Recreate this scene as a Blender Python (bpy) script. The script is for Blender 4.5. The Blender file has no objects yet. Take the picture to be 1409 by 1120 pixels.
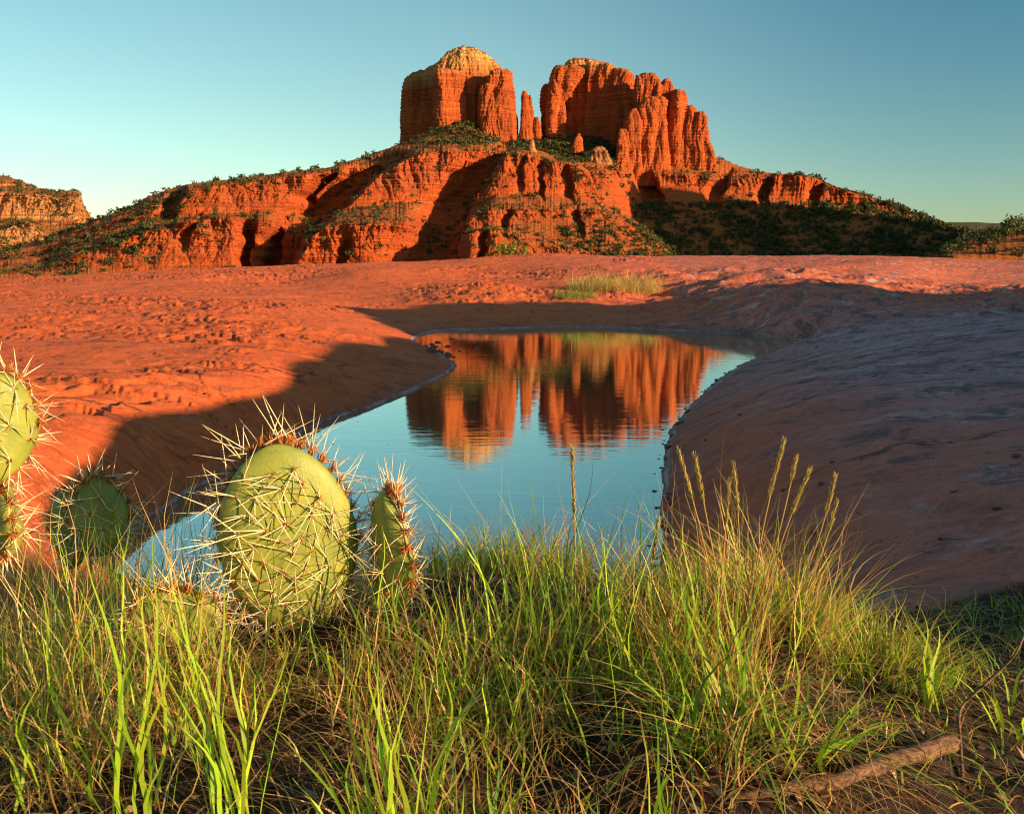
import bpy, math, random
import numpy as np
from math import radians as R
random.seed(4); RNG = np.random.default_rng(11)
S = bpy.context.scene
C = S.collection

# ------------------------------------------------------------------ camera, sky, sun, exposure
CAMZ, PITCH, F = 1.2, R(9.3), 1220.0
cam = bpy.data.cameras.new('camera'); co = bpy.data.objects.new('camera', cam); C.objects.link(co)
cam.sensor_width = 36; cam.lens = 36*F/1409; cam.clip_start = .02; cam.clip_end = 30000
co.location = (0, 0, CAMZ); co.rotation_euler = (math.pi/2-PITCH, 0, 0)
cam.dof.use_dof = True; cam.dof.focus_distance = 1.9; cam.dof.aperture_fstop = 24.0
S.camera = co
SUN_EL, SUN_AZ = R(11.0), R(60.0)          # azimuth measured from straight behind the camera towards the right
sundir = (math.sin(SUN_AZ)*math.cos(SUN_EL), -math.cos(SUN_AZ)*math.cos(SUN_EL), math.sin(SUN_EL))
w = bpy.data.worlds.new('World'); S.world = w; w.use_nodes = True
nt = w.node_tree; nt.nodes.clear()
sky = nt.nodes.new('ShaderNodeTexSky'); sky.sky_type = 'NISHITA'; sky.sun_disc = False
sky.sun_elevation = SUN_EL; sky.sun_rotation = math.pi - SUN_AZ
sky.altitude = 1300; sky.air_density = 1.0; sky.dust_density = 1.1; sky.ozone_density = 2.0
hs = nt.nodes.new('ShaderNodeMix'); hs.data_type = 'RGBA'; hs.blend_type = 'MULTIPLY'; hs.inputs[0].default_value = 1
hs.inputs[7].default_value = (.76, .86, .63, 1)
bg = nt.nodes.new('ShaderNodeBackground'); bg.inputs[1].default_value = .10
wo = nt.nodes.new('ShaderNodeOutputWorld')
nt.links.new(sky.outputs[0], hs.inputs[6]); # the clear evening sky is deeper at a right angle to the sun, beyond the right of the frame
tcs = nt.nodes.new('ShaderNodeTexCoord'); xy = nt.nodes.new('ShaderNodeVectorMath'); xy.operation = 'MULTIPLY'; xy.inputs[1].default_value = (1, 1, 0)
nn_ = nt.nodes.new('ShaderNodeVectorMath'); nn_.operation = 'NORMALIZE'; sx = nt.nodes.new('ShaderNodeSeparateXYZ')
nt.links.new(tcs.outputs['Generated'], xy.inputs[0]); nt.links.new(xy.outputs[0], nn_.inputs[0]); nt.links.new(nn_.outputs[0], sx.inputs[0])
mr = nt.nodes.new('ShaderNodeMapRange'); mr.interpolation_type = 'SMOOTHSTEP'; mr.inputs[1].default_value = -.08; mr.inputs[2].default_value = .52; nt.links.new(sx.outputs[0], mr.inputs[0])
m2 = nt.nodes.new('ShaderNodeMapRange'); m2.interpolation_type = 'SMOOTHSTEP'; m2.inputs[1].default_value = .35; m2.inputs[2].default_value = .8; nt.links.new(sx.outputs[1], m2.inputs[0])
mm = nt.nodes.new('ShaderNodeMath'); mm.operation = 'MULTIPLY'; nt.links.new(mr.outputs[0], mm.inputs[0]); nt.links.new(m2.outputs[0], mm.inputs[1])
h2 = nt.nodes.new('ShaderNodeMix'); h2.data_type = 'RGBA'; h2.blend_type = 'MULTIPLY'; mz = nt.nodes.new('ShaderNodeMapRange'); mz.inputs[1].default_value = .02; mz.inputs[2].default_value = .45; sz = nt.nodes.new('ShaderNodeSeparateXYZ')
nt.links.new(tcs.outputs['Generated'], sz.inputs[0]); nt.links.new(sz.outputs[2], mz.inputs[0])
c1_ = nt.nodes.new('ShaderNodeMix'); c1_.data_type = 'RGBA'; c1_.inputs[6].default_value = (.62, .66, .70, 1); c1_.inputs[7].default_value = (.20, .54, .80, 1); nt.links.new(mz.outputs[0], c1_.inputs[0]); nt.links.new(c1_.outputs[2], h2.inputs[7])
c2_ = nt.nodes.new('ShaderNodeMix'); c2_.data_type = 'RGBA'; c2_.inputs[6].default_value = (.90, .89, .63, 1); c2_.inputs[7].default_value = (.70, .93, .72, 1); nt.links.new(mz.outputs[0], c2_.inputs[0]); nt.links.new(c2_.outputs[2], hs.inputs[7])
nt.links.new(mm.outputs[0], h2.inputs[0])
nt.links.new(hs.outputs[2], h2.inputs[6]); nt.links.new(h2.outputs[2], bg.inputs[0]); nt.links.new(bg.outputs[0], wo.inputs[0])
sl = bpy.data.lights.new('sun', 'SUN'); sl.energy = 5.0; sl.angle = R(.5); sl.color = (1.0, .64, .32)
so = bpy.data.objects.new('sun', sl); C.objects.link(so)
from mathutils import Vector
so.rotation_euler = Vector(sundir).to_track_quat('Z', 'Y').to_euler(); so.location = (30, -20, 30)
S.view_settings.view_transform = 'Standard'; S.view_settings.look = 'None'
S.view_settings.exposure = 1.25; S.view_settings.gamma = 1
S.cycles.use_denoising = True; S.cycles.filter_width = 1.1
S.cycles.max_bounces = 6; S.cycles.transparent_max_bounces = 6

# ------------------------------------------------------------------ maths helpers
cp, sp_ = math.cos(PITCH), math.sin(PITCH)
def rat(px, py):
    """pixel of the photograph -> (x/y, z/y) of its sight line"""
    px = np.asarray(px, float); py = np.asarray(py, float)
    dx = (px-704.5)/F; dy = (560-py)/F; k = cp+dy*sp_
    return dx/k, (-sp_+dy*cp)/k
def W(px, py, D):
    a, b = rat(px, py); return np.stack([a*D, np.asarray(D)+0*a, CAMZ+b*D], -1)
_p = np.random.default_rng(3).permutation(256); PERM = np.concatenate([_p, _p, _p])
_g = np.random.default_rng(5).normal(size=(256, 3)); GR = _g/np.linalg.norm(_g, axis=1)[:, None]
def perlin(x, y, z=0.0):
    x, y, z = np.broadcast_arrays(np.asarray(x, float), np.asarray(y, float), np.asarray(z, float))
    xi, yi, zi = np.floor(x).astype(int), np.floor(y).astype(int), np.floor(z).astype(int)
    fx, fy, fz = x-xi, y-yi, z-zi
    f = lambda t: t*t*t*(t*(t*6-15)+10)
    u, v, q = f(fx), f(fy), f(fz); r = 0
    for a in (0, 1):
        for b in (0, 1):
            for c in (0, 1):
                h = PERM[(PERM[(PERM[(xi+a) & 255]+yi+b) & 255]+zi+c) & 255]
                g = GR[h]; d = g[..., 0]*(fx-a)+g[..., 1]*(fy-b)+g[..., 2]*(fz-c)
                r = r + d*(u if a else 1-u)*(v if b else 1-v)*(q if c else 1-q)
    return r*1.5
def fbm(x, y, z=0.0, o=4, g=.5):
    r = 0; a = 1
    for k in range(o): r = r+a*perlin(x*2**k+7.3*k, y*2**k, z*2**k+3.1*k if not np.isscalar(z) else z+3.1*k); a *= g
    return r
def worley(x, y, seed=0):
    """cell value and distance to the cell border"""
    xi, yi = np.floor(x).astype(int), np.floor(y).astype(int); f1 = np.full(x.shape, 9.); f2 = f1.copy(); val = np.zeros(x.shape)
    for a in (-1, 0, 1):
        for b in (-1, 0, 1):
            h = PERM[(PERM[(xi+a+seed) & 255]+yi+b) & 255]; h2 = PERM[h+17]; h3 = PERM[h2+5]
            d = np.hypot(xi+a+.1+.8*h/255-x, yi+b+.1+.8*h2/255-y); c = d < f1
            f2 = np.where(c, f1, np.minimum(f2, d)); val = np.where(c, h3/255, val); f1 = np.where(c, d, f1)
    return val, f2-f1
def sstep(a, b, x):
    t = np.clip((x-a)/(b-a), 0, 1); return t*t*(3-2*t)
def mesh_obj(name, V, Fc, mat, loc=None, smooth=True, parent=None, col=None):
    V = np.asarray(V, np.float32).reshape(-1, 3)
    if loc is not None: V = V-np.asarray(loc, np.float32)
    me = bpy.data.meshes.new(name)
    Fc = np.asarray(Fc, np.int32)
    me.vertices.add(len(V)); me.vertices.foreach_set('co', V.ravel())
    n, k = Fc.shape
    me.loops.add(n*k); me.loops.foreach_set('vertex_index', Fc.ravel())
    me.polygons.add(n); me.polygons.foreach_set('loop_start', np.arange(0, n*k, k, dtype=np.int32))
    me.polygons.foreach_set('use_smooth', np.full(n, smooth))
    me.update(calc_edges=True)
    if col is not None:
        a = me.color_attributes.new('col', 'FLOAT_COLOR', 'POINT')
        c4 = np.ones((len(V), 4), np.float32); c4[:, :3] = col; a.data.foreach_set('color', c4.ravel())
    me.materials.append(mat)
    o = bpy.data.objects.new(name, me); C.objects.link(o)
    if loc is not None: o.location = tuple(float(q) for q in loc)
    if parent: o.parent = parent
    return o
def tag(o, label=None, cat=None, group=None, kind=None):
    if label: o['label'] = label
    if cat: o['category'] = cat
    if group: o['group'] = group
    if kind: o['kind'] = kind
    return o
def empty(name, loc, rz=0):
    o = bpy.data.objects.new(name, None); C.objects.link(o); o.location = loc; o.rotation_euler = (0, 0, rz); o.empty_display_size = .1
    return o
def gridf(nr, nc, wrap=False):
    i = np.arange(nr-1)[:, None]*nc; j = np.arange(nc if wrap else nc-1)[None]; j2 = (j+1) % nc
    return np.stack([i+j, i+j2, i+nc+j2, i+nc+j], -1).reshape(-1, 4)

# ------------------------------------------------------------------ materials
class M:
    def __init__(s, name):
        s.m = bpy.data.materials.new(name); s.m.use_nodes = True; s.t = s.m.node_tree
        s.b = s.t.nodes['Principled BSDF']; s.out = s.t.nodes['Material Output']
        s.pos = s.n('ShaderNodeNewGeometry').outputs['Position']
    def n(s, t, **k):
        q = s.t.nodes.new(t)
        for a, b in k.items(): setattr(q, a, b)
        return q
    def l(s, a, b): s.t.links.new(a, b)
    def sc(s, v, scale):
        q = s.n('ShaderNodeVectorMath', operation='MULTIPLY'); s.l(v, q.inputs[0]); q.inputs[1].default_value = scale; return q.outputs[0]
    def noise(s, scale, detail=4, rough=.55, dist=0, v=None, lac=2):
        q = s.n('ShaderNodeTexNoise'); q.inputs['Scale'].default_value = 1; q.inputs['Detail'].default_value = detail
        q.inputs['Roughness'].default_value = rough; q.inputs['Distortion'].default_value = dist
        if np.isscalar(scale): scale = (scale,)*3
        s.l(s.sc(v or s.pos, scale), q.inputs['Vector']); return q.outputs['Fac']
    def ramp(s, f, pts, interp='LINEAR'):
        q = s.n('ShaderNodeValToRGB'); q.color_ramp.interpolation = interp; e = q.color_ramp.elements
        while len(e) < len(pts): e.new(.5)
        for k, (p, c) in enumerate(pts):
            e[k].position = p; e[k].color = (*c, 1) if not np.isscalar(c) else (c, c, c, 1)
        s.l(f, q.inputs[0]); return q.outputs[0]
    def mix(s, f, a, b, mode='MIX'):
        q = s.n('ShaderNodeMix', data_type='RGBA', blend_type=mode)
        for v, i in ((f, 0), (a, 6), (b, 7)):
            if isinstance(v, bpy.types.NodeSocket): s.l(v, q.inputs[i])
            elif np.isscalar(v): q.inputs[i].default_value = v
            else: q.inputs[i].default_value = (*v, 1)
        return q.outputs[2]
    def math(s, op, a, b=0.0, c=0.0, clamp=False):
        q = s.n('ShaderNodeMath', operation=op, use_clamp=clamp)
        for k, v in enumerate((a, b, c)):
            if isinstance(v, bpy.types.NodeSocket): s.l(v, q.inputs[k])
            else: q.inputs[k].default_value = v
        return q.outputs[0]
    def sep(s, v=None):
        q = s.n('ShaderNodeSeparateXYZ'); s.l(v or s.pos, q.inputs[0]); return q.outputs
    def maprange(s, v, a, b, c=0, d=1):
        q = s.n('ShaderNodeMapRange'); s.l(v, q.inputs[0])
        for k, x in enumerate((a, b, c, d)): q.inputs[k+1].default_value = x
        return q.outputs[0]
    def bump(s, h, dist, strength=1.0, prev=None):
        q = s.n('ShaderNodeBump'); q.inputs['Strength'].default_value = strength; q.inputs['Distance'].default_value = dist
        s.l(h, q.inputs['Height'])
        if prev is not None: s.l(prev, q.inputs['Normal'])
        return q.outputs[0]
    def fin(s, col, rough=.9, nrm=None, spec=.2):
        if isinstance(col, bpy.types.NodeSocket): s.l(col, s.b.inputs['Base Color'])
        else: s.b.inputs['Base Color'].default_value = (*col, 1)
        if isinstance(rough, bpy.types.NodeSocket): s.l(rough, s.b.inputs['Roughness'])
        else: s.b.inputs['Roughness'].default_value = rough
        s.b.inputs['Specular IOR Level'].default_value = spec
        if nrm is not None: s.l(nrm, s.b.inputs['Normal'])
        return s.m

def cliff_material(name, warm=1.0, capz=None, cap_soft=8.0, green=0.35, pale=False):
    m = M(name); xyz = m.sep()
    warp = m.noise(.012, 3)
    zz = m.math('ADD', xyz[2], m.math('MULTIPLY', warp, 9.0))
    cz = m.n('ShaderNodeCombineXYZ'); m.l(zz, cz.inputs[2])
    band = m.noise((0, 0, .16), 5, .7, v=cz.outputs[0])
    band2 = m.noise((.01, .01, .8), 4, .7)
    if pale: A, B_, D_ = (.52, .30, .13), (.46, .20, .075), (.58, .42, .24)
    else: A, B_, D_ = (.58, .125, .034), (.44, .078, .022), (.70, .22, .065)
    if capz is not None: A, B_, D_ = (.62, .150, .040), (.46, .088, .024), (.76, .28, .085)
    col = m.mix(m.ramp(band, [(.35, 0.), (.65, 1.)]), B_, A)
    col = m.mix(m.ramp(band2, [(.56, 0.), (.72, .75)]), col, D_)
    blotch = m.noise((.05, .05, .02), 5, .6)
    col = m.mix(m.ramp(blotch, [(.45, 0.), (.75, .6)]), col, (.30, .060, .024))
    ln = m.noise((.004, .004, .50), 3, .6, v=m.n('ShaderNodeNewGeometry').outputs['Position'])
    col = m.mix(m.ramp(ln, [(.455, 0.), (.49, .60), (.505, .60), (.54, 0.)]), col, (.17, .040, .022))
    streak = m.noise((.35, .35, .018), 4, .65)
    col = m.mix(m.ramp(streak, [(.58, 0.), (.70, .55)]), col, (.20, .055, .032))
    if capz is not None:
        f = m.maprange(m.math('ADD', zz, m.math('MULTIPLY', m.noise(.06, 3), 10.0)), capz, capz+cap_soft)
        cap = m.mix(m.ramp(m.noise((.01, .01, .45), 3, .7), [(.4, 0.), (.6, 1.)]), (.62, .26, .07), (.72, .44, .17))
        col = m.mix(f, col, cap)
    nrm = m.n('ShaderNodeNewGeometry').outputs['Normal']
    nz = m.sep(nrm)[2]
    soil = m.mix(m.noise(.3, 5, .7), (.30, .080, .026), (.52, .14, .042))
    soil = m.mix(m.ramp(m.noise(.35, 4, .7), [(.50, 0.), (.60, green*2)]), soil, (.10, .10, .030))
    col = m.mix(m.maprange(nz, .55, .78), col, soil)
    h = m.noise((.35, .35, .9), 8, .72)
    h2 = m.noise((.05, .05, 1.1), 4, .65)
    hv = m.noise((.5, .5, .04), 6, .7)
    n1 = m.bump(h2, 2.2, .8); n2 = m.bump(h, 3.0, .9, n1); n3 = m.bump(hv, 1.3, .4, n2)
    return m.fin(col, .95, n3, .1)
MAT_CLIFF = cliff_material('red_cliff_rock')
MAT_BUTTE_A = cliff_material('butte_rock_pale_cap', capz=204, cap_soft=24, green=.6)
MAT_BUTTE_B = cliff_material('butte_rock', capz=212, cap_soft=24, green=.5)
MAT_MESA = cliff_material('mesa_rock', green=.9, pale=True)

def slab_material():
    m = M('sandstone_slab'); xyz = m.sep()
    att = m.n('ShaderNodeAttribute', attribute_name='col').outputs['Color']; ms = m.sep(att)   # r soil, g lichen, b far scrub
    vo = m.n('ShaderNodeTexVoronoi', feature='DISTANCE_TO_EDGE'); vo.inputs['Scale'].default_value = 1; wv_ = m.n('ShaderNodeMix', data_type='VECTOR'); wv_.inputs[0].default_value = .35
    nz_ = m.n('ShaderNodeTexNoise'); nz_.inputs['Scale'].default_value = 2.; nz_.inputs['Detail'].default_value = 5; m.l(m.pos, nz_.inputs['Vector']); m.l(m.sc(m.pos, (.35, .8, .3)), wv_.inputs[4]); m.l(nz_.outputs['Color'], wv_.inputs[5]); m.l(wv_.outputs[1], vo.inputs['Vector'])
    crk = m.ramp(vo.outputs['Distance'], [(0, 0.), (.012, 1.)])
    v = m.noise(.5, 5, .6); fine = m.noise((6, 6, 6), 9, .75); grain = m.noise((60, 60, 60), 4, .7)
    col = m.mix(m.ramp(v, [(.3, 0.), (.7, 1.)]), (.62, .100, .024), (.73, .138, .036))
    col = m.mix(m.ramp(fine, [(.42, 0.), (.70, .8)]), col, (.76, .205, .062))
    col = m.mix(m.ramp(m.noise((2.0, 2.6, 2), 9, .8, .6), [(.53, 0.), (.60, .7)]), col, (.26, .055, .026))
    col = m.mix(m.math('MULTIPLY', m.maprange(m.math('ADD', xyz[0], m.math('MULTIPLY', m.noise(.6, 4, .7), 4.0)), 2.2, 5.5), m.maprange(xyz[1], 10, 17, .88, .10)), col, (.54, .29, .34))  # purple-grey shade tint put into the right slab's colour, weaker on the sunlit far strip
    crm = m.math('MULTIPLY', m.math('SUBTRACT', 1.0, crk), m.ramp(m.noise(.9, 3), [(.42, 0.), (.55, .75)]))
    col = m.mix(crm, col, (.09, .035, .025))
    spk = m.math('MULTIPLY', m.ramp(m.noise((12, 13, 12), 9, .82), [(.53, 0.), (.60, .75)]), m.maprange(xyz[0], .6, 3.0))
    col = m.mix(spk, col, (.13, .085, .12))
    spk2 = m.math('MULTIPLY', m.ramp(m.noise((16, 17, 16), 8, .8), [(.60, 0.), (.66, .6)]), m.maprange(xyz[0], .6, 3.0))
    col = m.mix(spk2, col, (.60, .44, .48))
    # dark lichen and black desert crust, thicker on the right slab
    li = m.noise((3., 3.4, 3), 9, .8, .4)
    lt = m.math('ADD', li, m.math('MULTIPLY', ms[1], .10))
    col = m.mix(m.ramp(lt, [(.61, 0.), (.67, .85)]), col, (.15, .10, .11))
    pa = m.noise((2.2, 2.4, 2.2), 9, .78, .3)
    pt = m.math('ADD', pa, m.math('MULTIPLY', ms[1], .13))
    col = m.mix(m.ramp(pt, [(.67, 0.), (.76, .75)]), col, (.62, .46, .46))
    col = m.mix(m.math('MULTIPLY', grain, .25), col, (.20, .06, .035))
    # wet stain and the white mineral line of the old water level
    zz = m.math('ADD', xyz[2], m.math('MULTIPLY', m.noise(7, 4, .6), .03))
    col = m.mix(m.ramp(m.maprange(zz, .0, .16), [(0, .0), (.1, .8), (.45, .15), (1, 0.)]), col, (.17, .055, .045))
    wl = m.ramp(m.maprange(zz, 0, .05), [(.40, 0.), (.55, 1.), (.72, 1.), (.85, 0.)])
    col = m.mix(m.math('MULTIPLY', wl, m.ramp(m.noise(3, 5, .8), [(.42, 0.), (.60, .55)])), col, (.62, .56, .55))
    col = m.mix(m.ramp(m.maprange(zz, -.05, .04), [(0, 1.), (.62, 1.), (.75, 0.)]), col, (.05, .028, .026))
    soil = m.mix(m.noise(30, 6, .75), (.014, .009, .007), (.060, .032, .022))
    col = m.mix(ms[0], col, soil)
    scrub = m.mix(m.noise(.2, 6, .7), (.05, .055, .02), (.22, .075, .03))
    col = m.mix(ms[2], col, scrub)
    n1 = m.bump(m.noise((9, 10, 9), 9, .75), .04, .6)
    n1 = m.bump(crk, .03, .7, n1)
    n2 = m.bump(m.ramp(m.noise((2.2, 2.6, 2.2), 9, .78, .4), [(.40, 0.), (.48, .5), (.52, .52), (.56, 1.)]), .05, .5, n1)
    n3 = m.bump(m.noise(70, 4, .7), .004, .8, n2)
    return m.fin(col, m.maprange(zz, .0, .08, .45, .9), n3, .25)
MAT_SLAB = slab_material()

def water_material():
    m = M('still_water')
    lw = m.n('ShaderNodeLayerWeight'); lw.inputs['Blend'].default_value = .5
    wv = m.noise((1.2, 5.5, 1), 3, .5); wv2 = m.noise((5, 22, 1), 3, .5)
    b1 = m.bump(wv, .004, .22); b2 = m.bump(wv2, .001, .3, b1)
    g = m.n('ShaderNodeBsdfGlossy'); g.inputs['Roughness'].default_value = .035; g.inputs['Color'].default_value = (.84, 1, .93, 1)
    m.l(b2, g.inputs['Normal']); m.l(b2, lw.inputs['Normal'])
    d = m.n('ShaderNodeBsdfDiffuse'); d.inputs['Color'].default_value = (.045, .075, .065, 1)
    mx = m.n('ShaderNodeMixShader'); f = m.ramp(lw.outputs['Facing'], [(.3, .12), (.65, .55), (.85, .86), (1, .95)])
    m.l(f, mx.inputs[0]); m.l(d.outputs[0], mx.inputs[1]); m.l(g.outputs[0], mx.inputs[2]); m.l(mx.outputs[0], m.out.inputs[0])
    return m.m
MAT_WATER = water_material()

def leaf_material(name, trans=.35, mul=(1, 1, 1), rough=.55):
    m = M(name); a = m.n('ShaderNodeAttribute', attribute_name='col').outputs['Color']
    c = m.mix(1.0, a, mul, 'MULTIPLY')
    m.fin(c, rough, None, .35)
    if trans:
        t = m.n('ShaderNodeBsdfTranslucent'); m.l(m.mix(1.0, c, (1.25, 1.25, .7), 'MULTIPLY'), t.inputs['Color'])
        mx = m.n('ShaderNodeMixShader'); mx.inputs[0].default_value = trans
        m.l(m.b.outputs[0], mx.inputs[1]); m.l(t.outputs[0], mx.inputs[2]); m.l(mx.outputs[0], m.out.inputs[0])
    return m.m
MAT_LEAF = leaf_material('juniper_foliage', .15, rough=.8)
MAT_GRASS = leaf_material('grass_blades', .42)
MAT_DRY = leaf_material('dry_stems', .25, rough=.7)
def simple(name, c1, c2, scale, bumpd=.002, rough=.85, stretch=(1, 1, 1)):
    m = M(name); n = m.noise(tuple(scale*q for q in stretch), 6, .7)
    return m.fin(m.mix(m.ramp(n, [(.35, 0.), (.65, 1.)]), c1, c2), rough, m.bump(n, bumpd))
MAT_BARK = simple('dead_bark', (.045, .025, .018), (.36, .21, .13), 90, .006, stretch=(1, 3, 3))
MAT_STONE = simple('dark_stone', (.07, .035, .03), (.26, .09, .05), 30, .006)
MAT_TRUNK = simple('juniper_trunk', (.09, .055, .035), (.2, .13, .09), 3, .05)

# ------------------------------------------------------------------ near ground: control heights seen along sight lines
shore = [(572,468),(585,461),(600,458),(650,455),(700,453),(750,451),(800,451),(850,452),(900,455),(950,457),(1000,459),(1060,463),(1100,469),
 (1080,479),(1060,486),(1040,493),(1018,503),(1000,513),(980,528),(965,541),(950,557),(935,576),(922,594),(915,612),(912,630),(912,650),(910,675),(908,700),(910,735),(912,765),(905,800),(880,835),(840,858),
 (760,870),(660,870),(560,862),(460,856),(360,850),(260,838),(180,820),(130,800),(118,785),(130,768),(160,746),(195,722),(230,702),(290,666),(340,637),(380,615),(420,594),(460,578),(500,567),(530,556),(560,544),(590,530),(612,519),(626,510),(630,504),(622,496),(605,485),(590,478),(576,473)]
inner = [(640,470),(700,470),(800,470),(900,470),(1000,475),(700,500),(800,500),(900,500),(960,510),(650,530),(750,540),(850,540),(900,570),(600,580),(700,600),(800,620),(870,650),(500,610),(400,660),(600,680),(500,720),(750,720),(860,740),(300,720),(400,780),(600,780),(800,800),(200,770)]
ctl = [(x, y, 0.) for x, y in shore]+[(x, y, -.16) for x, y in inner]
ctl += [(-400,450,.40),(-400,560,.45),(0,420,.42),(-200,430,.42),(200,402,.45),(400,388,.50),(200,450,.42),(380,420,.44),(450,445,.36),(0,500,.42),(200,500,.42),(350,480,.40),(0,580,.42),(100,585,.40),(200,560,.36),(300,540,.32),(420,512,.27),(500,490,.22),(545,462,.19),(590,492,.06),
 (300,600,.19),(400,560,.17),(200,650,.17),(100,660,.28),(0,660,.42),(500,532,.11),(120,730,.12),(40,740,.4),(-100,700,.5),
 (520,430,.17),(560,425,.22),(600,415,.35),(540,445,.10),(650,395,.60),(600,385,.62),(700,378,.75),(700,432,.20),(620,440,.12),(800,435,.14),(760,412,.36),(830,402,.48),(900,425,.26),(880,400,.50),(920,410,.36),(950,440,.15),(1000,430,.28),(1060,452,.12),(1000,400,.62),(1100,380,.86),(1100,430,.40),(1200,400,.56),(1300,380,.70),(1409,400,.60),(1250,430,.42),
 (1130,467,.10),(1150,456,.26),(1250,447,.46),(1409,440,.62),(1409,480,.60),(1300,500,.5),(1200,500,.44),(1100,520,.36),(1050,505,.12),(1030,540,.26),(1409,560,.58),(1300,600,.54),(1200,600,.49),(1100,600,.41),(1000,600,.25),(950,620,.08),
 (1409,650,.59),(1250,680,.52),(1100,700,.42),(980,700,.19),(1400,760,.62),(1200,780,.50),(1050,780,.38),(960,790,.20),(1409,850,.64),(1250,850,.60),(1600,500,.66),(1600,700,.66),(1100,860,.58)]
P = [];
for x, y, z in ctl:
    a, b = rat(x, y); D = (z-CAMZ)/b; P.append((a*D, D, z))
for x, y, D in [(-400,386,42),(0,381,42),(150,374,42),(300,369,42),(450,364,42),(560,361,42),(650,356,42),(750,351,42),(850,352.5,42),(1000,353,42),(1200,352,42),(1409,352,42),(1700,350,42),(0,395,30),(500,372,32),(300,380,32),(800,364,33),(1000,366,33),(1250,364,33)]:
    a, b = rat(x, y); P.append((a*D, D, CAMZ+b*D))
P += [(x, y, .68) for x, y in ((-1.2,1),(-.6,.9),(0,.9),(.6,.9),(1.2,1.),(0,.4),(-.4,1.25),(.4,1.3),(.9,1.35),(-1.5,1.6),(0,1.45))]
P += [(-.6,1.9,.36),(0,1.95,.34),(.4,2.1,.30),(-1.1,1.9,.42)]
P = np.array(P)
def lp(x, y): return np.stack([np.arctan2(x, y)*1.6, np.log(np.hypot(x, y)+.05)], -1)
K = lp(P[:, 0], P[:, 1]); NK = len(P)
def tps(d2): return .5*d2*np.log(d2+1e-9)
A = tps(((K[:, None]-K[None])**2).sum(-1))+np.eye(len(K))*2e-4
Pm = np.c_[np.ones(len(K)), K]; n = len(K)
L = np.zeros((n+3, n+3)); L[:n, :n] = A; L[:n, n:] = Pm; L[n:, :n] = Pm.T
COEF = np.linalg.solve(L, np.r_[P[:, 2], 0, 0, 0])
def base_h(x, y):
    x = np.asarray(x, float); y = np.asarray(y, float); sh = x.shape; x = x.ravel(); y = y.ravel()
    th = np.arctan2(x, y); thc = np.clip(th, -.75, .75); r = np.clip(np.hypot(x, y), .5, 44)
    q = np.stack([thc*1.6, np.log(r+.05)], -1); out = np.empty(len(q))
    for i in range(0, len(q), 60000):
        qq = q[i:i+60000]; d2 = ((qq[:, None]-K[None])**2).sum(-1)
        out[i:i+60000] = tps(d2)@COEF[:NK]+COEF[NK]+qq@COEF[NK+1:]
    back = sstep(.75, 1.6, np.abs(th)); out = out*(1-back)+.70*back
    return out.reshape(sh)
def shade_bench(x, y):
    """unseen slickrock rise added at the right, its heights shaped to shade the pool"""
    o = x-(.60*y+3.0)+.9*fbm(x*.35, y*.35, 9., 3)
    h = np.interp(y, [-12, -4, -2, -1, 0, 1.5, 4, 8, 10, 11.2, 12.5, 16, 20, 26, 34], [.6, .66, .72, .82, 1.1, 1.3, 1.55, 1.8, 2.8, 2.7, 1.0, .55, .3, .2, .1])  # added rise, heights set by where its shadow should fall
    return sstep(0, 1.8, o)*h*sstep(-14, -8, y)*(1+.12*perlin(x*.8, y*.8, 3.))
def ground(x, y, detail=True):
    z = base_h(x, y); r = np.hypot(x, y)
    far = sstep(44, 62, r)
    z = z+shade_bench(x, y)*(1-far)
    if detail:
        k = sstep(.03, .22, z)*sstep(1.5, 2.2, r)*(1-far)
        rough = sstep(-.1, .45, fbm(x*.16, y*.16, 2.2, 3))
        a = fbm(x*.9, y*1.6, 1.3, 5)
        q = fbm(x*.50+.15*a, y*1.25+.1*a, 5.5, 3)*4.0; st = np.floor(q)+sstep(.74, 1.0, q-np.floor(q))
        z = z+k*(1-.55*sstep(.5, 4, x-.1*y))*(.022*a+(.014+.050*rough)*(st-q*.75)+.016*rough*np.maximum(fbm(x*1.5, y*5.5, 7.7, 5)-.05, 0))
        z = z+k*np.minimum(r/14, 1.6)*(.045*fbm(x*.22, y*.5, 8.8, 4)+.13*sstep(0, 4, x)*sstep(9, 14, r)*(1-sstep(26, 36, r))*fbm(x*.5, y*.9, 4.8, 5, .55))
        wxx = x*2.1+.5*a; wyy = y*4.2+.5*a+.6*fbm(x*2, y*2, 3., 2)
        for sc_, amp, sd in ((1., .020, 3), (2.3, .009, 9)):
            v, e = worley(wxx*sc_, wyy*sc_, sd); thr = .60-.42*rough
            z = z+k*sstep(2.2, 3.5, r)*(1-.7*sstep(.5, 4, x-.1*y))*np.where(v > thr, (v-thr+.15)*amp*(.3+rough), 0)*sstep(0, .10, e)
        z = z+(1-far)*sstep(1.8, 2.6, r)*(1-sstep(.05, .25, z))*(.010*fbm(x*2.5, y*2.5, 6.1, 5)+.006*perlin(x*14, y*14, 2.))
        near = 1-sstep(1.3, 1.9, r); z = z+near*.014*fbm(x*6, y*6, 4.4, 5)
    z = z*(1-far)+far*(-16+4*fbm(x*.004, y*.004, 1., 4))
    return z
th = np.concatenate([np.linspace(-math.pi, -.62, 120, endpoint=False), np.linspace(-.62, .62, 1150, endpoint=False), np.linspace(.62, 1.5, 200, endpoint=False), np.linspace(1.5, math.pi, 60, endpoint=False)])
rr = np.concatenate([np.geomspace(.12, .6, 14, endpoint=False), np.geomspace(.6, 60, 800, endpoint=False), np.geomspace(60, 9000, 60)])
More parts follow.
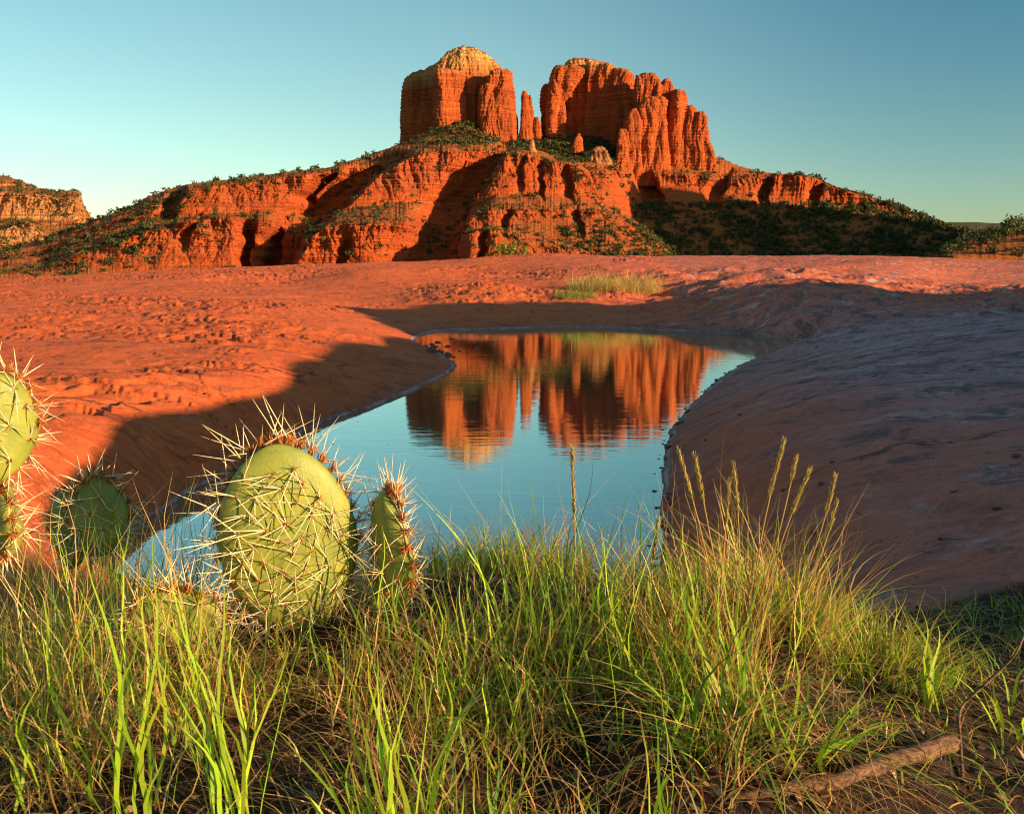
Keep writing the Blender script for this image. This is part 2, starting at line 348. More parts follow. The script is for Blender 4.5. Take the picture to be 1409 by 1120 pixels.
RR, TH = np.meshgrid(rr, th, indexing='ij'); X = RR*np.sin(TH); Y = RR*np.cos(TH); Z = ground(X, Y)
V = np.stack([X, Y, Z], -1).reshape(-1, 3); V = np.vstack([V, [0, 0, Z[0].mean()]])
nr, nc = len(rr), len(th); Fg = gridf(nr, nc, True)[:, ::-1]
x, y, r = V[:, 0], V[:, 1], np.hypot(V[:, 0], V[:, 1])
edge = y+.10*perlin(x*4, y*4, 1)+.05*perlin(x*15, y*15, 2)+np.where(x > .3, (x-.3)*.12, 0)
soil = 1-sstep(1.50, 1.62, edge)
isl = np.exp(-(((x-2.6)/2.4)**2+((y-24.5)/1.6)**2)*1.2); soil = np.maximum(soil, sstep(.45, .8, isl+.25*perlin(x, y, 5))*.9)
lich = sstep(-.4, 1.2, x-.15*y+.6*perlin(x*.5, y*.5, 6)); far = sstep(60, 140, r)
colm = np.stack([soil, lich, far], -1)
fan = np.array([[j, (j+1) % nc, len(V)-1, len(V)-1] for j in range(nc)])
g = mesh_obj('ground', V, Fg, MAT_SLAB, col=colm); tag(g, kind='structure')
wx0, wx1, wy0, wy1 = -3.2, 6.6, 1.6, 18.5
wt = mesh_obj('water', [(wx0, wy0, 0), (wx1, wy0, 0), (wx1, wy1, 0), (wx0, wy1, 0)], [[0, 1, 2, 3]], MAT_WATER); tag(wt, kind='structure')

# ------------------------------------------------------------------ distant hills: contour lines lofted in depth
def rockrelief(X, Y, Z, s=1.0):
    """rounded buttresses parted by clefts, broken by beds of rock"""
    wx = X+6*perlin(X*.02, Y*.02, Z*.03); wy = Y
    b = np.abs(perlin(wx/(34*s), wy/(40*s), Z/(110*s)))
    b2 = np.abs(perlin(wx/(13*s)+9, wy/(15*s), Z/(70*s)))
    b3 = np.abs(perlin(wx/(5*s)+3, wy/(5*s), Z/(26*s)))
    b4 = np.abs(perlin(wx/(2.2*s)+5, wy/(2.2*s), Z/(8*s)))
    zb = Z+2.5*perlin(X/45, Y/45, 1.)
    q = zb/(6.5*s)+.8*perlin(.2, .4, zb/(19*s)); st = np.floor(q)+sstep(.0, .22, q-np.floor(q))-q       # beds with sharp undercut lips
    q2 = zb/(2.4*s)+.3*perlin(X/20, Y/20, zb/9); st2 = np.floor(q2)+sstep(0, .3, q2-np.floor(q2))-q2
    cr = np.exp(-(perlin(wx/(9*s), wy/(9*s), Z/(70*s)+4)/.05)**2)+.6*np.exp(-(perlin(wx/(4*s), wy/(4*s), Z/(30*s)+8)/.06)**2)
    return -2.6*s*cr+s*(20*b+8*b2+4.2*b3+1.6*b4)-3.6*s*st-1.3*s*st2+1.2*s*fbm(X/(4*s), Y/(4*s), Z/(2.5*s), 4, .6)
SHEETS = {}
def sheet(name, mat, x0, x1, curves, step=1.0, edge=((1, 0), (1, 0)), ravines=(), jit=1.0, rs=1.0, seed=0, backdrop=220, rowstep=.75):
    """curves: bottom to top, each (list of (px, py), list of (px, depth), relief strength)"""
    xs = np.arange(x0, x1+step, step); n = len(xs)
    sm = lambda a, k=5: np.convolve(np.pad(a, k, mode='edge'), np.ones(2*k+1)/(2*k+1), 'valid')
    cy = [sm(np.interp(xs, *zip(*c[0])), 3) for c in curves]; cd = [sm(np.interp(xs, *zip(*c[1])), 6) for c in curves]; ca = [c[2] for c in curves]
    for i in range(1, len(cy)):
        jj = jit*(2.2*fbm(xs*.045+seed*3+i*9, 1.5*i, 0., 4)+(1.2*perlin(xs*.4, i*3., seed)))
        cy[i] = cy[i]+jj*(.6 if i == len(cy)-1 else 1)
        cy[i] = np.minimum(cy[i], cy[i-1]-.3)
    ys, ds, am = [], [], []
    for i in range(len(cy)-1):
        k = max(3, int(np.abs(cy[i]-cy[i+1]).max()/rowstep))
        for t in np.arange(k)/k:
            ys.append(cy[i]*(1-t)+cy[i+1]*t); ds.append(cd[i]*(1-t)+cd[i+1]*t); am.append(ca[i]*(1-t)+ca[i+1]*t)
    ys.append(cy[-1]); ds.append(cd[-1]); am.append(ca[-1])
    Yp = np.array(ys); Dd = np.array(ds); Am = np.array(am)[:, None]*np.ones(n); Xp = np.ones(len(ys))[:, None]*xs
    for pts, wid, dep in ravines:                     # gullies running down the hill, deeper than their surroundings
        py_, px_, ww = zip(*[(p[1], p[0], p[2] if len(p) > 2 else 1) for p in sorted(pts, key=lambda q: q[1])])
        cx = np.interp(Yp, py_, px_); ins = sstep(py_[0]-12, py_[0]+6, Yp)*(1-sstep(py_[-1]+2, py_[-1]+20, Yp))
        wv = np.interp(Yp, py_, ww)*wid
        d = (Xp-cx+5*perlin(Yp*.08, Xp*.03, 3.))/wv
        prof = np.where(d > 0, 1-sstep(.55, 1., d), 1-sstep(.0, 2.4, -d))     # steep right wall, gentle left one
        Dd = Dd+dep*prof*ins
    for e, (wid, dep) in zip((x0, x1), edge):
        t = np.clip(1-np.abs(Xp-e)/wid, 0, 1); Dd = Dd+dep*(1-np.sqrt(np.clip(1-t*t, 0, 1)))
    P0 = W(Xp, Yp, Dd)
    rel = rockrelief(P0[..., 0]+seed*313, P0[..., 1], P0[..., 2], rs)
    Dd = Dd-Am*(rel-5*rs)
    P1 = W(Xp, Yp, Dd)
    bk = P1[-1].copy(); bk2 = bk.copy(); kf = (bk[:, 1]+backdrop*.4)/bk[:, 1]; bk[:, :2] *= kf[:, None]; bk[:, 2] -= backdrop*.15; kf = (bk2[:, 1]+backdrop)/bk2[:, 1]; bk2[:, :2] *= kf[:, None]; bk2[:, 2] = -25
    V = np.concatenate([P1, bk[None], bk2[None]])
    o = mesh_obj(name, V.reshape(-1, 3), gridf(V.shape[0], n), mat); tag(o, kind='structure')
    SHEETS[len(SHEETS)] = (P1, Xp, Yp); return o, P1, Xp, Yp
XR = [(-100, 760), (900, 760)]
H1 = sheet('red_hill', MAT_CLIFF, -100, 900, [
 ([(-100,392)], [(-100,730)], 0.),
 ([(-100,380),(100,375),(500,372)], [(-100,745)], .15),
 ([(-100,378),(60,372),(100,358),(150,340),(200,320),(250,306),(300,300),(340,303),(370,308),(395,330),(415,322),(450,312),(500,308),(560,309),(600,322),(700,330),(900,345)], [(-100,770),(380,765),(400,730),(560,730),(590,790),(900,790)], .9),
 ([(-100,368),(60,360),(100,340),(180,313),(230,300),(300,294),(400,291),(440,296),(480,285),(560,279),(620,276),(680,266),(700,262),(900,262)], [(-100,800),(400,830),(900,850)], .16),
 ([(-100,360),(60,346),(120,322),(180,297),(220,281),(255,265),(290,257),(350,252),(400,243),(450,238),(480,240),(510,230),(560,216),(600,210),(640,208),(690,212),(760,225),(900,240)], [(-100,850),(300,842),(520,850),(900,880)], .85),
 ([(-100,356),(0,348),(60,336),(130,306),(200,277),(255,259),(300,252),(350,246),(400,240),(450,234),(500,221),(560,206),(600,198),(640,194),(700,203),(760,212),(900,225)], [(-100,870),(400,870),(640,930),(900,940)], .13),
 ([(-100,352),(0,344),(60,330),(130,302),(170,289),(200,272),(255,254),(300,249),(350,243),(400,236),(450,231),(500,216),(550,199),(575,190),(590,182),(615,170),(640,161),(665,172),(690,190),(720,190),(760,187),(810,188),(850,200),(880,225),(900,235)], [(-100,890),(400,900),(500,930),(640,1000),(900,1010)], .08)],
 ravines=[([(545,215,1),(500,240,1),(450,285,1.1),(400,325,1.2),(385,362,1)], 26, 60), ([(700,205,.8),(668,235,1),(640,275,1.1),(600,320,1.3),(590,365,1.3)], 26, 42),
          ([(345,300),(338,365)], 9, 34), ([(385,320),(376,365)], 8, 30), ([(250,262),(232,300)], 10, 25), ([(275,300),(255,330)], 6, 14), ([(455,240),(425,270)], 12, 25), ([(480,330),(470,365)], 6, 12)], seed=1, edge=((1, 0), (75, 260)))
H2 = sheet('red_spur', MAT_CLIFF, 624, 925, [
 ([(624,392)], [(624,690)], 0.),
 ([(624,366)], [(624,710)], .15),
 ([(624,346),(636,326),(660,318),(690,318),(715,330),(740,342),(800,350),(925,356)], [(624,720)], .7),
 ([(624,340),(640,318),(690,311),(740,309),(800,311),(850,314),(890,330),(925,352)], [(624,760)], .15),
 ([(624,334),(645,302),(670,291),(700,288),(760,289),(820,291),(850,300),(880,316),(925,349)], [(624,770)], .75),
 ([(624,330),(650,288),(680,268),(720,269),(760,271),(800,273),(830,284),(850,296),(880,312),(925,347)], [(624,820)], .15),
 ([(624,326),(655,272),(680,234),(695,216),(712,211),(735,216),(760,224),(785,227),(800,230),(812,242),(818,262),(830,279),(850,292),(880,310),(925,346)], [(624,833)], 1.0),
 ([(624,324),(655,268),(682,226),(697,207),(715,203),(740,207),(765,216),(790,222),(803,227),(814,238),(822,260),(832,277),(850,290),(880,308),(925,345)], [(624,850),(700,900),(925,850)], .1)],
 edge=((26, 130), (26, 60)), seed=2, rs=.8, backdrop=120,
 ravines=[([(722,213),(716,250)], 4, 9), ([(744,222),(748,262)], 4, 13), ([(778,232),(784,266)], 6, 14), ([(700,292),(695,312)], 5, 12), ([(668,318),(662,362)], 5, 12), ([(790,290),(800,315)], 6, 12)])
H3 = sheet('shaded_hill', MAT_CLIFF, 800, 1480, [
 ([(800,392)], [(800,790)], 0.),
 ([(800,350),(1480,352)], [(800,835)], 0.),
 ([(800,300),(870,290),(1000,288),(1100,292),(1200,300),(1300,318),(1480,340)], [(800,890)], .1),
 ([(800,268),(860,262),(950,262),(1050,272),(1130,278),(1200,290),(1260,302),(1320,320),(1480,338)], [(800,915)], .15),
 ([(800,248),(860,240),(900,238),(950,244),(1000,246),(1040,246),(1065,243),(1092,240),(1120,246),(1150,260),(1180,268),(1200,274),(1240,290),(1290,309),(1330,322),(1480,336)], [(800,920)], 1.),
 ([(800,222),(850,222),(900,226),(950,230),(1000,236),(1040,241),(1060,241),(1092,239),(1120,244.5),(1150,258.5),(1180,267),(1200,273),(1240,289),(1290,308),(1330,321),(1480,335)], [(800,960)], .25),
 ([(800,214),(850,213),(900,208),(970,208),(985,216),(1010,226),(1040,236),(1060,238),(1075,240),(1092,238),(1120,243),(1150,257),(1180,265),(1200,272),(1240,286),(1290,306),(1330,320),(1480,334)], [(800,1010),(980,1000),(1100,960),(1480,950)], .1)],
 ravines=[([(1000,238),(985,275)], 10, 22), ([(880,225),(900,270)], 14, 30), ([(1062,243),(1050,275)], 7, 20), ([(1130,250),(1122,275)], 7, 20)], seed=3, rs=.85)
H4 = sheet('mesa', MAT_MESA, -160, 150, [
 ([(-160,390)], [(-160,1900)], 0.),
 ([(-160,336),(40,334),(60,338),(150,350)], [(-160,2000)], .5),
 ([(-160,318),(0,318),(20,310),(40,306),(60,322),(80,330),(150,345)], [(-160,2020)], .8),
 ([(-160,300),(60,302),(110,306),(150,334)], [(-160,2250)], .5),
 ([(-160,266),(0,266),(60,270),(105,276),(118,292),(125,303),(150,330)], [(-160,2290)], 1.),
 ([(-160,258),(0,258),(30,262),(60,266),(108,266),(117,288),(124,302),(150,328)], [(-160,2420)], .9),
 ([(-160,250),(0,241),(20,246),(35,252),(60,261),(80,263),(105,262),(112,266),(116,285),(122,291),(126,300),(150,326)], [(-160,2560)], .4)], seed=4, rs=2.4, step=.8, backdrop=500, jit=1.2)
# unseen ridge added at the right, shaped to shade the foot of the hill
cc_, aa_ = np.meshgrid(np.linspace(560, 1150, 90), np.linspace(-60, 420, 70), indexing='ij')
hx = .87*aa_+.5*cc_; hy = -.5*aa_+.87*cc_
hz = -20+np.interp(cc_, [560, 700, 775, 815, 850, 906, 960, 1050, 1150], [0, 15, 45, 185, 200, 155, 120, 60, 0])*np.exp(-((aa_-165)/75)**2)+8*fbm(hx*.02, hy*.02, 2., 4)
tag(mesh_obj('added_shade_ridge', np.stack([hx, hy, hz], -1), gridf(90, 70), MAT_CLIFF), kind='structure')  # added out of view to cast shade
MAT_FAR = simple('wooded_hill_ground', (.03, .04, .02), (.08, .07, .035), .05, .5)
sheet('far_ridge', MAT_FAR, 1180, 1620, [([(1180,380)], [(1180,3800)], 0.), ([(1180,345)], [(1180,4000)], 0.), ([(1180,330),(1270,309),(1300,306),(1345,306),(1380,308),(1620,300)], [(1180,4600)], 0.)], seed=5, backdrop=1200, jit=.4, step=4)
H5 = sheet('near_hill', MAT_CLIFF, 1285, 1680, [([(1285,392)], [(1285,430)], 0.), ([(1285,352)], [(1285,450)], 0.), ([(1285,350),(1310,338),(1330,332),(1370,326),(1409,322),(1680,300)], [(1285,500)], .3),
 ([(1285,349),(1310,336),(1330,330),(1370,323),(1409,318),(1680,290)], [(1285,560)], .1)], seed=6, backdrop=300, jit=.6, rs=.5, step=2, edge=((30, 60), (10, 0)))

# ------------------------------------------------------------------ buttes: stacked outlines, united, then weathered
def column_mesh(rows, D, dr, ex=2.8, nth=36, nrow=26, lean=0):
    """rows: top to bottom (py, x_left, x_right); a closed column round depth D"""
    rows = sorted(rows); py, xl, xr = map(np.array, zip(*rows)); yy = np.linspace(py[0], py[-1], nrow)
    l = np.interp(yy, py, xl); r_ = np.interp(yy, py, xr); t = np.linspace(0, 2*math.pi, nth, endpoint=False)
    c, s = np.cos(t), np.sin(t); q = (np.abs(c)**ex+np.abs(s)**ex)**(-1/ex)*(1+.16*perlin(c*1.7+D*.37, s*1.7+py[0]*.31, 1.))
    V = []
    wmax = (xr-xl).max()
    for k in range(nrow):
        cx, hw = (l[k]+r_[k])/2, (r_[k]-l[k])/2
        P_ = W(cx, yy[k], D+lean*(k/nrow)); m = hw*D/F
        V.append(np.stack([P_[0]+m*c*q, P_[1]+dr*(.35+.65*(2*hw/wmax))*s*q, P_[2]+0*t], -1))
    V = np.concatenate(V).reshape(-1, 3); Fc = [tuple(f) for f in gridf(nrow, nth, True)]
    Fc += [tuple(range(nth))[::-1], tuple(range((nrow-1)*nth, nrow*nth))]
    return V.tolist(), Fc
def butte(name, mat, cols, voxel, s, amp, label, cat, group=None):
    Vs, Fs = [], []
    for c in cols:
        V, Fc = column_mesh(*c); o = len(Vs); Vs += V; Fs += [tuple(i+o for i in f) for f in Fc]
    me = bpy.data.meshes.new(name); me.from_pydata(Vs, [], Fs); tmp = bpy.data.objects.new('tmp', me); C.objects.link(tmp)
    md = tmp.modifiers.new('r', 'REMESH'); md.mode = 'VOXEL'; md.voxel_size = voxel; md.use_smooth_shade = True
    s1 = tmp.modifiers.new('s', 'SMOOTH'); s1.iterations = 1; s1.factor = .5
    dg = bpy.context.evaluated_depsgraph_get(); nm = bpy.data.meshes.new_from_object(tmp.evaluated_get(dg))
    bpy.data.objects.remove(tmp)
    n = len(nm.vertices); v = np.empty(n*3, np.float32); nm.vertices.foreach_get('co', v); v = v.reshape(-1, 3).astype(float)
    nn = np.empty(n*3, np.float32); nm.vertex_normals.foreach_get('vector', nn); nn = nn.reshape(-1, 3)
    rel = rockrelief(v[:, 0]+77, v[:, 1], v[:, 2], s)-5*s
    hor = nn.copy(); hor[:, 2] *= .35; v += hor*(rel*amp)[:, None]
    v[:, 2] += np.clip(nn[:, 2], 0, 1)*2.2*s*fbm(v[:, 0]/(7*s), v[:, 1]/(7*s), 3., 4, .6)
    base = v.mean(0); base[2] = v[:, 2].min()
    v -= base; nm.vertices.foreach_set('co', v.astype(np.float32).ravel()); nm.update()
    nm.name = name; nm.materials.clear(); nm.materials.append(mat)
    nm.polygons.foreach_set('use_smooth', np.ones(len(nm.polygons), bool))
    o = bpy.data.objects.new(name, nm); C.objects.link(o); o.location = base; tag(o, label, cat, group); return o
butte('sandstone_butte', MAT_BUTTE_A, [
 ([(103,576,590),(106,567,598),(112,560,602),(122,556,605),(145,554,606),(200,552,608),(215,550,610)], 1095, 40),
 ([(90,602,640),(97,590,660),(105,580,676),(125,574,690),(215,568,700)], 1082, 42),
 ([(68,637,645),(71,630,653),(76,618,664),(84,612,673),(92,606,682),(98,603,686),(130,602,690),(215,600,700)], 1030, 40),
 ([(100,603,634),(104,602,638),(140,603,636),(168,602,640),(215,600,645)], 992, 16),
 ([(128,637,641),(135,636,643),(165,635,644),(200,634,646)], 988, 6),
 ([(97,682,697),(101,676,701),(112,671,702),(150,667,705),(180,665,709),(215,664,714)], 985, 18),
 ([(118,664,676),(124,661,680),(160,661,684),(215,659,690)], 978, 12)],
 .85, .62, .6, 'pale domed sandstone butte with a shaded left flank, left of the thin spires', 'butte')
butte('rock_spire', MAT_BUTTE_B, [([(126,720,724),(132,718.5,726.5),(150,717,729),(190,714,732),(205,713,734)], 985, 7), ([(132,728,730),(150,726,733),(190,724,738),(205,723,740)], 992, 6), ([(162,736,740),(170,735,742),(205,733,744)], 990, 5)],
 .42, .3, .5, 'thin red rock spires standing in the gap between the two big buttes', 'spire')
butte('rock_spire', MAT_BUTTE_B, [([(154,709,710.5),(162,708,712),(200,706,714)], 1000, 4)], .4, .3, .25, 'short dark rock fin close against the right edge of the pale domed butte', 'spire')
butte('sandstone_butte', MAT_BUTTE_B, [
 ([(118,749,758),(124,746,762),(150,745,764),(180,747,768),(210,747,772)], 1020, 16),
 ([(92,764,786),(97,759,800),(104,757,800),(140,755,775),(178,752,775),(215,750,780)], 1000, 13),
 ([(84,786,800),(87,780,818),(92,778,838),(100,772,852),(110,768,866),(120,766,874),(215,764,885)], 1045, 30),
 ([(86,812,822),(90,808,826),(120,808,828),(215,806,830)], 1018, 9), ([(88,826,840),(93,824,846),(110,822,850),(215,822,856)], 1014, 10), ([(95,846,856),(102,844,866),(112,842,873),(215,840,880)], 1008, 13)],
 .85, .55, .62, 'flat topped red butte right of the thin spires with a shaded hollow face', 'butte')
butte('rock_tower', MAT_BUTTE_B, [
 ([(102,884,898),(106,878,904),(120,876,910),(150,874,912),(258,870,920)], 975, 14), ([(104,876,880),(110,875,884),(258,872,890)], 970, 6),
 ([(110,913,922),(114,910,925),(140,908,926),(258,905,930)], 980, 10), ([(125,926,939),(130,922,943),(150,921,945),(258,917,948)], 968, 13),
 ([(135,890,912),(140,884,916),(160,876,917),(185,872,918),(258,866,922)], 950, 15), ([(147,943,952),(155,941,958),(170,940,962),(258,937,970)], 965, 13),
 ([(155,955,966),(165,952,971),(190,950,973),(212,948,980),(258,945,984)], 962, 14), ([(150,869,876),(158,864,878),(185,860,880),(258,852,884)], 940, 8), ([(178,851,860),(186,850,864),(258,846,870)], 935, 6)],
 .75, .5, .65, 'cluster of rounded red rock towers at the right end of the skyline rocks', 'rock tower')
butte('rock_spire', MAT_BUTTE_B, [([(184,795,798),(190,791,801),(212,784,803)], 930, 6)], .6, .3, .4, 'small red rock stub on the green saddle below the shaded butte face', 'spire')
butte('rock_spire', MAT_MESA, [([(193,731,733),(202,728,736),(216,724,741)], 880, 6)], .6, .3, .4, 'small pale pointed rock on the saddle right of the domed butte', 'spire')
butte('rock_outcrop', MAT_MESA, [([(203,820,828),(210,813,835),(225,806,842),(245,800,850)], 915, 16)], .5, .35, .9, 'pale shrub covered rock knob in front of the shaded butte face', 'outcrop')

# ------------------------------------------------------------------ junipers and scrub on the hills
def leafball(nq, seed, size=.22, up=1.0):
    r = np.random.default_rng(seed); cl = r.normal(size=(7, 3))*[.30, .30, .20]+[0, 0, .5]
    c = cl[r.integers(0, 7, nq)]+r.normal(size=(nq, 3))*.17; c[:, 2] = np.clip(c[:, 2], .03, 1.2)*up
    a = r.normal(size=(nq, 3)); a /= np.linalg.norm(a, axis=1)[:, None]; b = np.cross(a, r.normal(size=(nq, 3))); b /= np.linalg.norm(b, axis=1)[:, None]
    s = size*r.uniform(.6, 1.3, nq)[:, None]
    V = np.stack([c-a*s, c+b*s*.6, c+a*s, c-b*s*.6], 1).reshape(-1, 3)
    k = r.uniform(.55, 1.35, nq); col = np.repeat(np.stack([.048*k, .060*k, .016*k], -1), 4, 0)
    return V, np.arange(nq*4).reshape(-1, 4), col
def scatter_pts(sh, n, dens, seed, nzmin=.35):
    P1, Xp, Yp = sh; r = np.random.default_rng(seed)
    du = P1[:-1, 1:]-P1[:-1, :-1]; dv = P1[1:, :-1]-P1[:-1, :-1]; N = np.cross(du, dv); ar = np.linalg.norm(N, axis=-1)+1e-9; nz = np.abs(N[..., 2])/ar
    X_, Y_ = Xp[:-1, :-1], Yp[:-1, :-1]; D_ = P1[:-1, :-1, 1]
    wgt = dens(X_, Y_, P1[:-1, :-1])*sstep(nzmin-.15, nzmin+.1, nz)*ar; wgt = wgt.ravel(); wgt /= wgt.sum()
    i = r.choice(len(wgt), n, p=wgt); a = r.random((n, 1)); b = r.random((n, 1))
    return P1[:-1, :-1].reshape(-1, 3)[i]+du.reshape(-1, 3)[i]*a+dv.reshape(-1, 3)[i]*b
cl = lambda p, s, o=0.: sstep(-.15, .45, fbm(p[..., 0]/s+o, p[..., 1]/s, p[..., 2]/s, 3))
def d1(x, y, p): 
    left = sstep(250, 120, x) if False else 1-sstep(120, 300, x)
    saddle = np.exp(-((x-640)/55)**2)*(y < 200)*4+(x > 700)*(y < 225)*5
    return .22+.9*cl(p, 30)*(.35+2.2*left*(y < 350))+saddle
def d2(x, y, p): return .15+cl(p, 22, 5.)*.9+(x > 770)*(y > 310)*1.5
def d3(x, y, p): return np.where(y > 280, 3.2*(.5+cl(p, 40)), .4*cl(p, 25)+.04)
def d4(x, y, p): return .3+cl(p, 80)*2
pts = []
for sh, n, d, sd, lo, hi in ((SHEETS[0], 3600, d1, 1, 1.3, 3.8), (SHEETS[1], 1300, d2, 2, 1.1, 3.0), (SHEETS[2], 5200, d3, 3, 1.5, 4.2), (SHEETS[3], 900, d4, 4, 2.5, 6), (SHEETS[5], 260, lambda x, y, p: 1+0*x, 5, 1.4, 3.4)):
    q = scatter_pts(sh, n, d, sd); s = np.random.default_rng(sd+50).uniform(0, 1, n)**1.8*(hi-lo)+lo; pts.append(np.c_[q, s])
# skyline trees
for (P1, Xp, Yp), (a, b), n, sd in ((SHEETS[0], (0, 600), 75, 8), (SHEETS[2], (985, 1330), 26, 9), (SHEETS[5], (1330, 1420), 12, 10)):
    r = np.random.default_rng(sd); i = r.integers(0, len(Xp[0]), 4000); i = i[(Xp[0][i] > a) & (Xp[0][i] < b)][:n]; q = P1[-1][i]; q = q+[0, 2, -.5]
    pts.append(np.c_[q, (1.0+3.4*r.random(len(q))**2.2)*(1.0 if sd < 10 else .9)])
pts = np.vstack(pts); apparent = pts[:, 3]/pts[:, 1]; a_, b_ = pts[:, 0]/pts[:, 1], 0
infr = np.abs(a_) < .60; order = np.argsort(-np.where(infr, apparent, 0)); top = order[:300]; rest = order[300:]
protos = []
for k in range(6):
    V, Fc, col = leafball(130, 100+k, .16, 1.0 if k < 4 else 1.25)
    tr = [(-.05, -.05, -.1), (.05, -.05, -.1), (.05, .05, -.1), (-.05, .05, -.1), (-.03, -.03, .6), (.03, -.03, .6), (.03, .03, .6), (-.03, .03, .6)]
    tf = [(0, 1, 5, 4), (1, 2, 6, 5), (2, 3, 7, 6), (3, 0, 4, 7)]
    V = np.vstack([V, tr]); Fc = np.vstack([Fc, np.array(tf)+len(V)-8]); col = np.vstack([col, np.full((8, 3), .06)])
    o = mesh_obj('juniper_bush', V, Fc, MAT_LEAF, col=col, smooth=False); protos.append(o)
used = set()
for j, i in enumerate(top):
    k = j % 6
    if k in used: o = protos[k].copy(); C.objects.link(o)
    else: o = protos[k]; used.add(k)
    s = pts[i, 3]*1.7; o.location = pts[i, :3]-[0, 0, .15*s]; o.scale = (s, s, s*random.uniform(.8, 1.15)); o.rotation_euler = (0, 0, random.uniform(0, 6.28))
    tag(o, 'dark green juniper bush dotted on the distant red rock hills', 'bush', 'juniper bushes on the distant red hills')
Vb, Fb, Cb = [], [], []
lo = [leafball(34, 300+k, .26) for k in range(8)]; off = 0
rr_ = np.random.default_rng(77)
for i in rest:
    V, Fc, col = lo[i % 8]; s = pts[i, 3]*1.45; t = rr_.uniform(0, 6.28); c, s_ = math.cos(t), math.sin(t)
    V2 = np.stack([V[:, 0]*c-V[:, 1]*s_, V[:, 0]*s_+V[:, 1]*c, V[:, 2]*rr_.uniform(.7, 1.1)-.1], -1)*s+pts[i, :3]
    Vb.append(V2); Fb.append(Fc+off); off += len(V); Cb.append(col*rr_.uniform(.7, 1.5)*np.array([rr_.uniform(.8, 1.5), 1, 1]))
tag(mesh_obj('scrub', np.vstack(Vb), np.vstack(Fb), MAT_LEAF, col=np.vstack(Cb), smooth=False), kind='stuff')

def fix(px, py, z=.68):
    a, b = rat(px, py)
    for _ in range(12): D = float((z-CAMZ)/b); z = .5*z+.5*float(ground(np.array([a*D]), np.array([D]))[0])
    return z
# single bushes the photograph shows near the foot of the hill
def bush(px, py, D, wpx, hpx, tint, name, label, seed):
    V, Fc, col = leafball(900, seed, .07); p = W(px, py, D); sx = wpx*D/F/1.25; sz = hpx*D/F/.95
    o = mesh_obj(name, V*[sx, sx, sz], Fc, MAT_LEAF, col=col*tint, smooth=False); o.location = p; tag(o, label, 'bush'); return o
bush(696, 357, 560, 34, 20, (3.2, 2.6, 1.2), 'cottonwood_bush', 'bright yellow green bush at the foot of the red cliffs beyond the pool', 61)
bush(720, 357, 570, 14, 13, (1.4, 1.4, 1.2), 'juniper_bush', 'small dark bush directly right of the bright yellow green bush', 62)
bush(1390, 324, 470, 30, 22, (1.3, 1.3, 1.), 'juniper_tree', 'tall dark tree at the far right edge on the low near hill', 63)
bush(1362, 332, 470, 22, 18, (1.1, 1.2, 1.), 'juniper_tree', 'rounder lower tree left of the tall one at the far right edge', 64)

# ------------------------------------------------------------------ grass maker
def blades(base, h, lean, az, width, col, seg=5, curl=1.0, tipcol=None, kink=None, flat=.75):
    """ribbon blades: arrays of base points, heights, leans, headings; returns verts, faces, colours"""
    N = len(base); t = np.linspace(0, 1, seg+1)[None, :]; h = h[:, None]; lean = lean[:, None]
    fwd = lean*t+curl*lean*t*t; upz = t*(1-.30*lean*t)-.28*curl*lean*t**3
    dx = np.cos(az)[:, None]; dy = np.sin(az)[:, None]
    wob = .03*np.sin(t*7+az[:, None]*5)
    cx = base[:, 0:1]+h*(fwd*dx*.6-wob*dy); cy = base[:, 1:2]+h*(fwd*dy*.6+wob*dx); cz = base[:, 2:3]+h*upz
    if kink is not None:
        kt, kd = kink; d = np.clip(t-kt[:, None], 0, 1); cx = cx+h*d*kd[:, 0:1]; cy = cy+h*d*kd[:, 1:2]; cz = cz+h*d*kd[:, 2:3]
    wd = width[:, None]*np.clip((1-t**1.5), .04, 1)*(.55+.45*np.minimum(t*4, 1))
    ra = az+math.pi/2+RNG.normal(0, .5, N); ux = np.cos(ra)[:, None]; uy = np.sin(ra)[:, None]
    A_ = np.stack([cx-ux*wd/2, cy-uy*wd/2, cz], -1); B_ = np.stack([cx+ux*wd/2, cy+uy*wd/2, cz], -1)
    V = np.stack([A_, B_], 2).reshape(-1, 3)
    k = np.arange(seg)[None]*2+np.arange(N)[:, None]*2*(seg+1)
    Fc = np.stack([k, k+1, k+3, k+2], -1).reshape(-1, 4)
    c0 = col[:, None, :]; c1 = (tipcol if tipcol is not None else col*1.15)[:, None, :]
    cc = c0*(1-t[..., None])+c1*t[..., None]; cc = np.repeat(cc, 2, 1).reshape(-1, 3)
    return V, Fc, cc
def join(parts):
    off = 0; Vs, Fs, Cs = [], [], []
    for V, Fc, c in parts: Vs.append(V); Fs.append(Fc+off); Cs.append(c); off += len(V)
    return np.vstack(Vs), np.vstack(Fs), np.vstack(Cs)
def colors(n, pal, jitter=.25):
    pal = np.array(pal); c = pal[RNG.integers(0, len(pal), n)]; return c*RNG.uniform(1-jitter, 1+jitter, (n, 1))*RNG.uniform(.92, 1.08, (n, 3))
GREEN = [(.16, .31, .02), (.23, .40, .025), (.10, .23, .03), (.32, .43, .035)]
LIME = [(.38, .52, .04), (.28, .46, .03)]
DRY = [(.58, .38, .15), (.46, .28, .11), (.66, .50, .25), (.28, .15, .06), (.46, .28, .08)]
RED = [(.36, .15, .06), (.42, .22, .08), (.30, .11, .05)]
def onground(x, y): return np.stack([x, y, ground(x, y)-.004], -1)
def tuft_pts(cx, cy, r, n): a = RNG.uniform(0, 6.28, n); q = r*np.sqrt(RNG.random(n)); return onground(cx+q*np.cos(a), cy+q*np.sin(a)), a

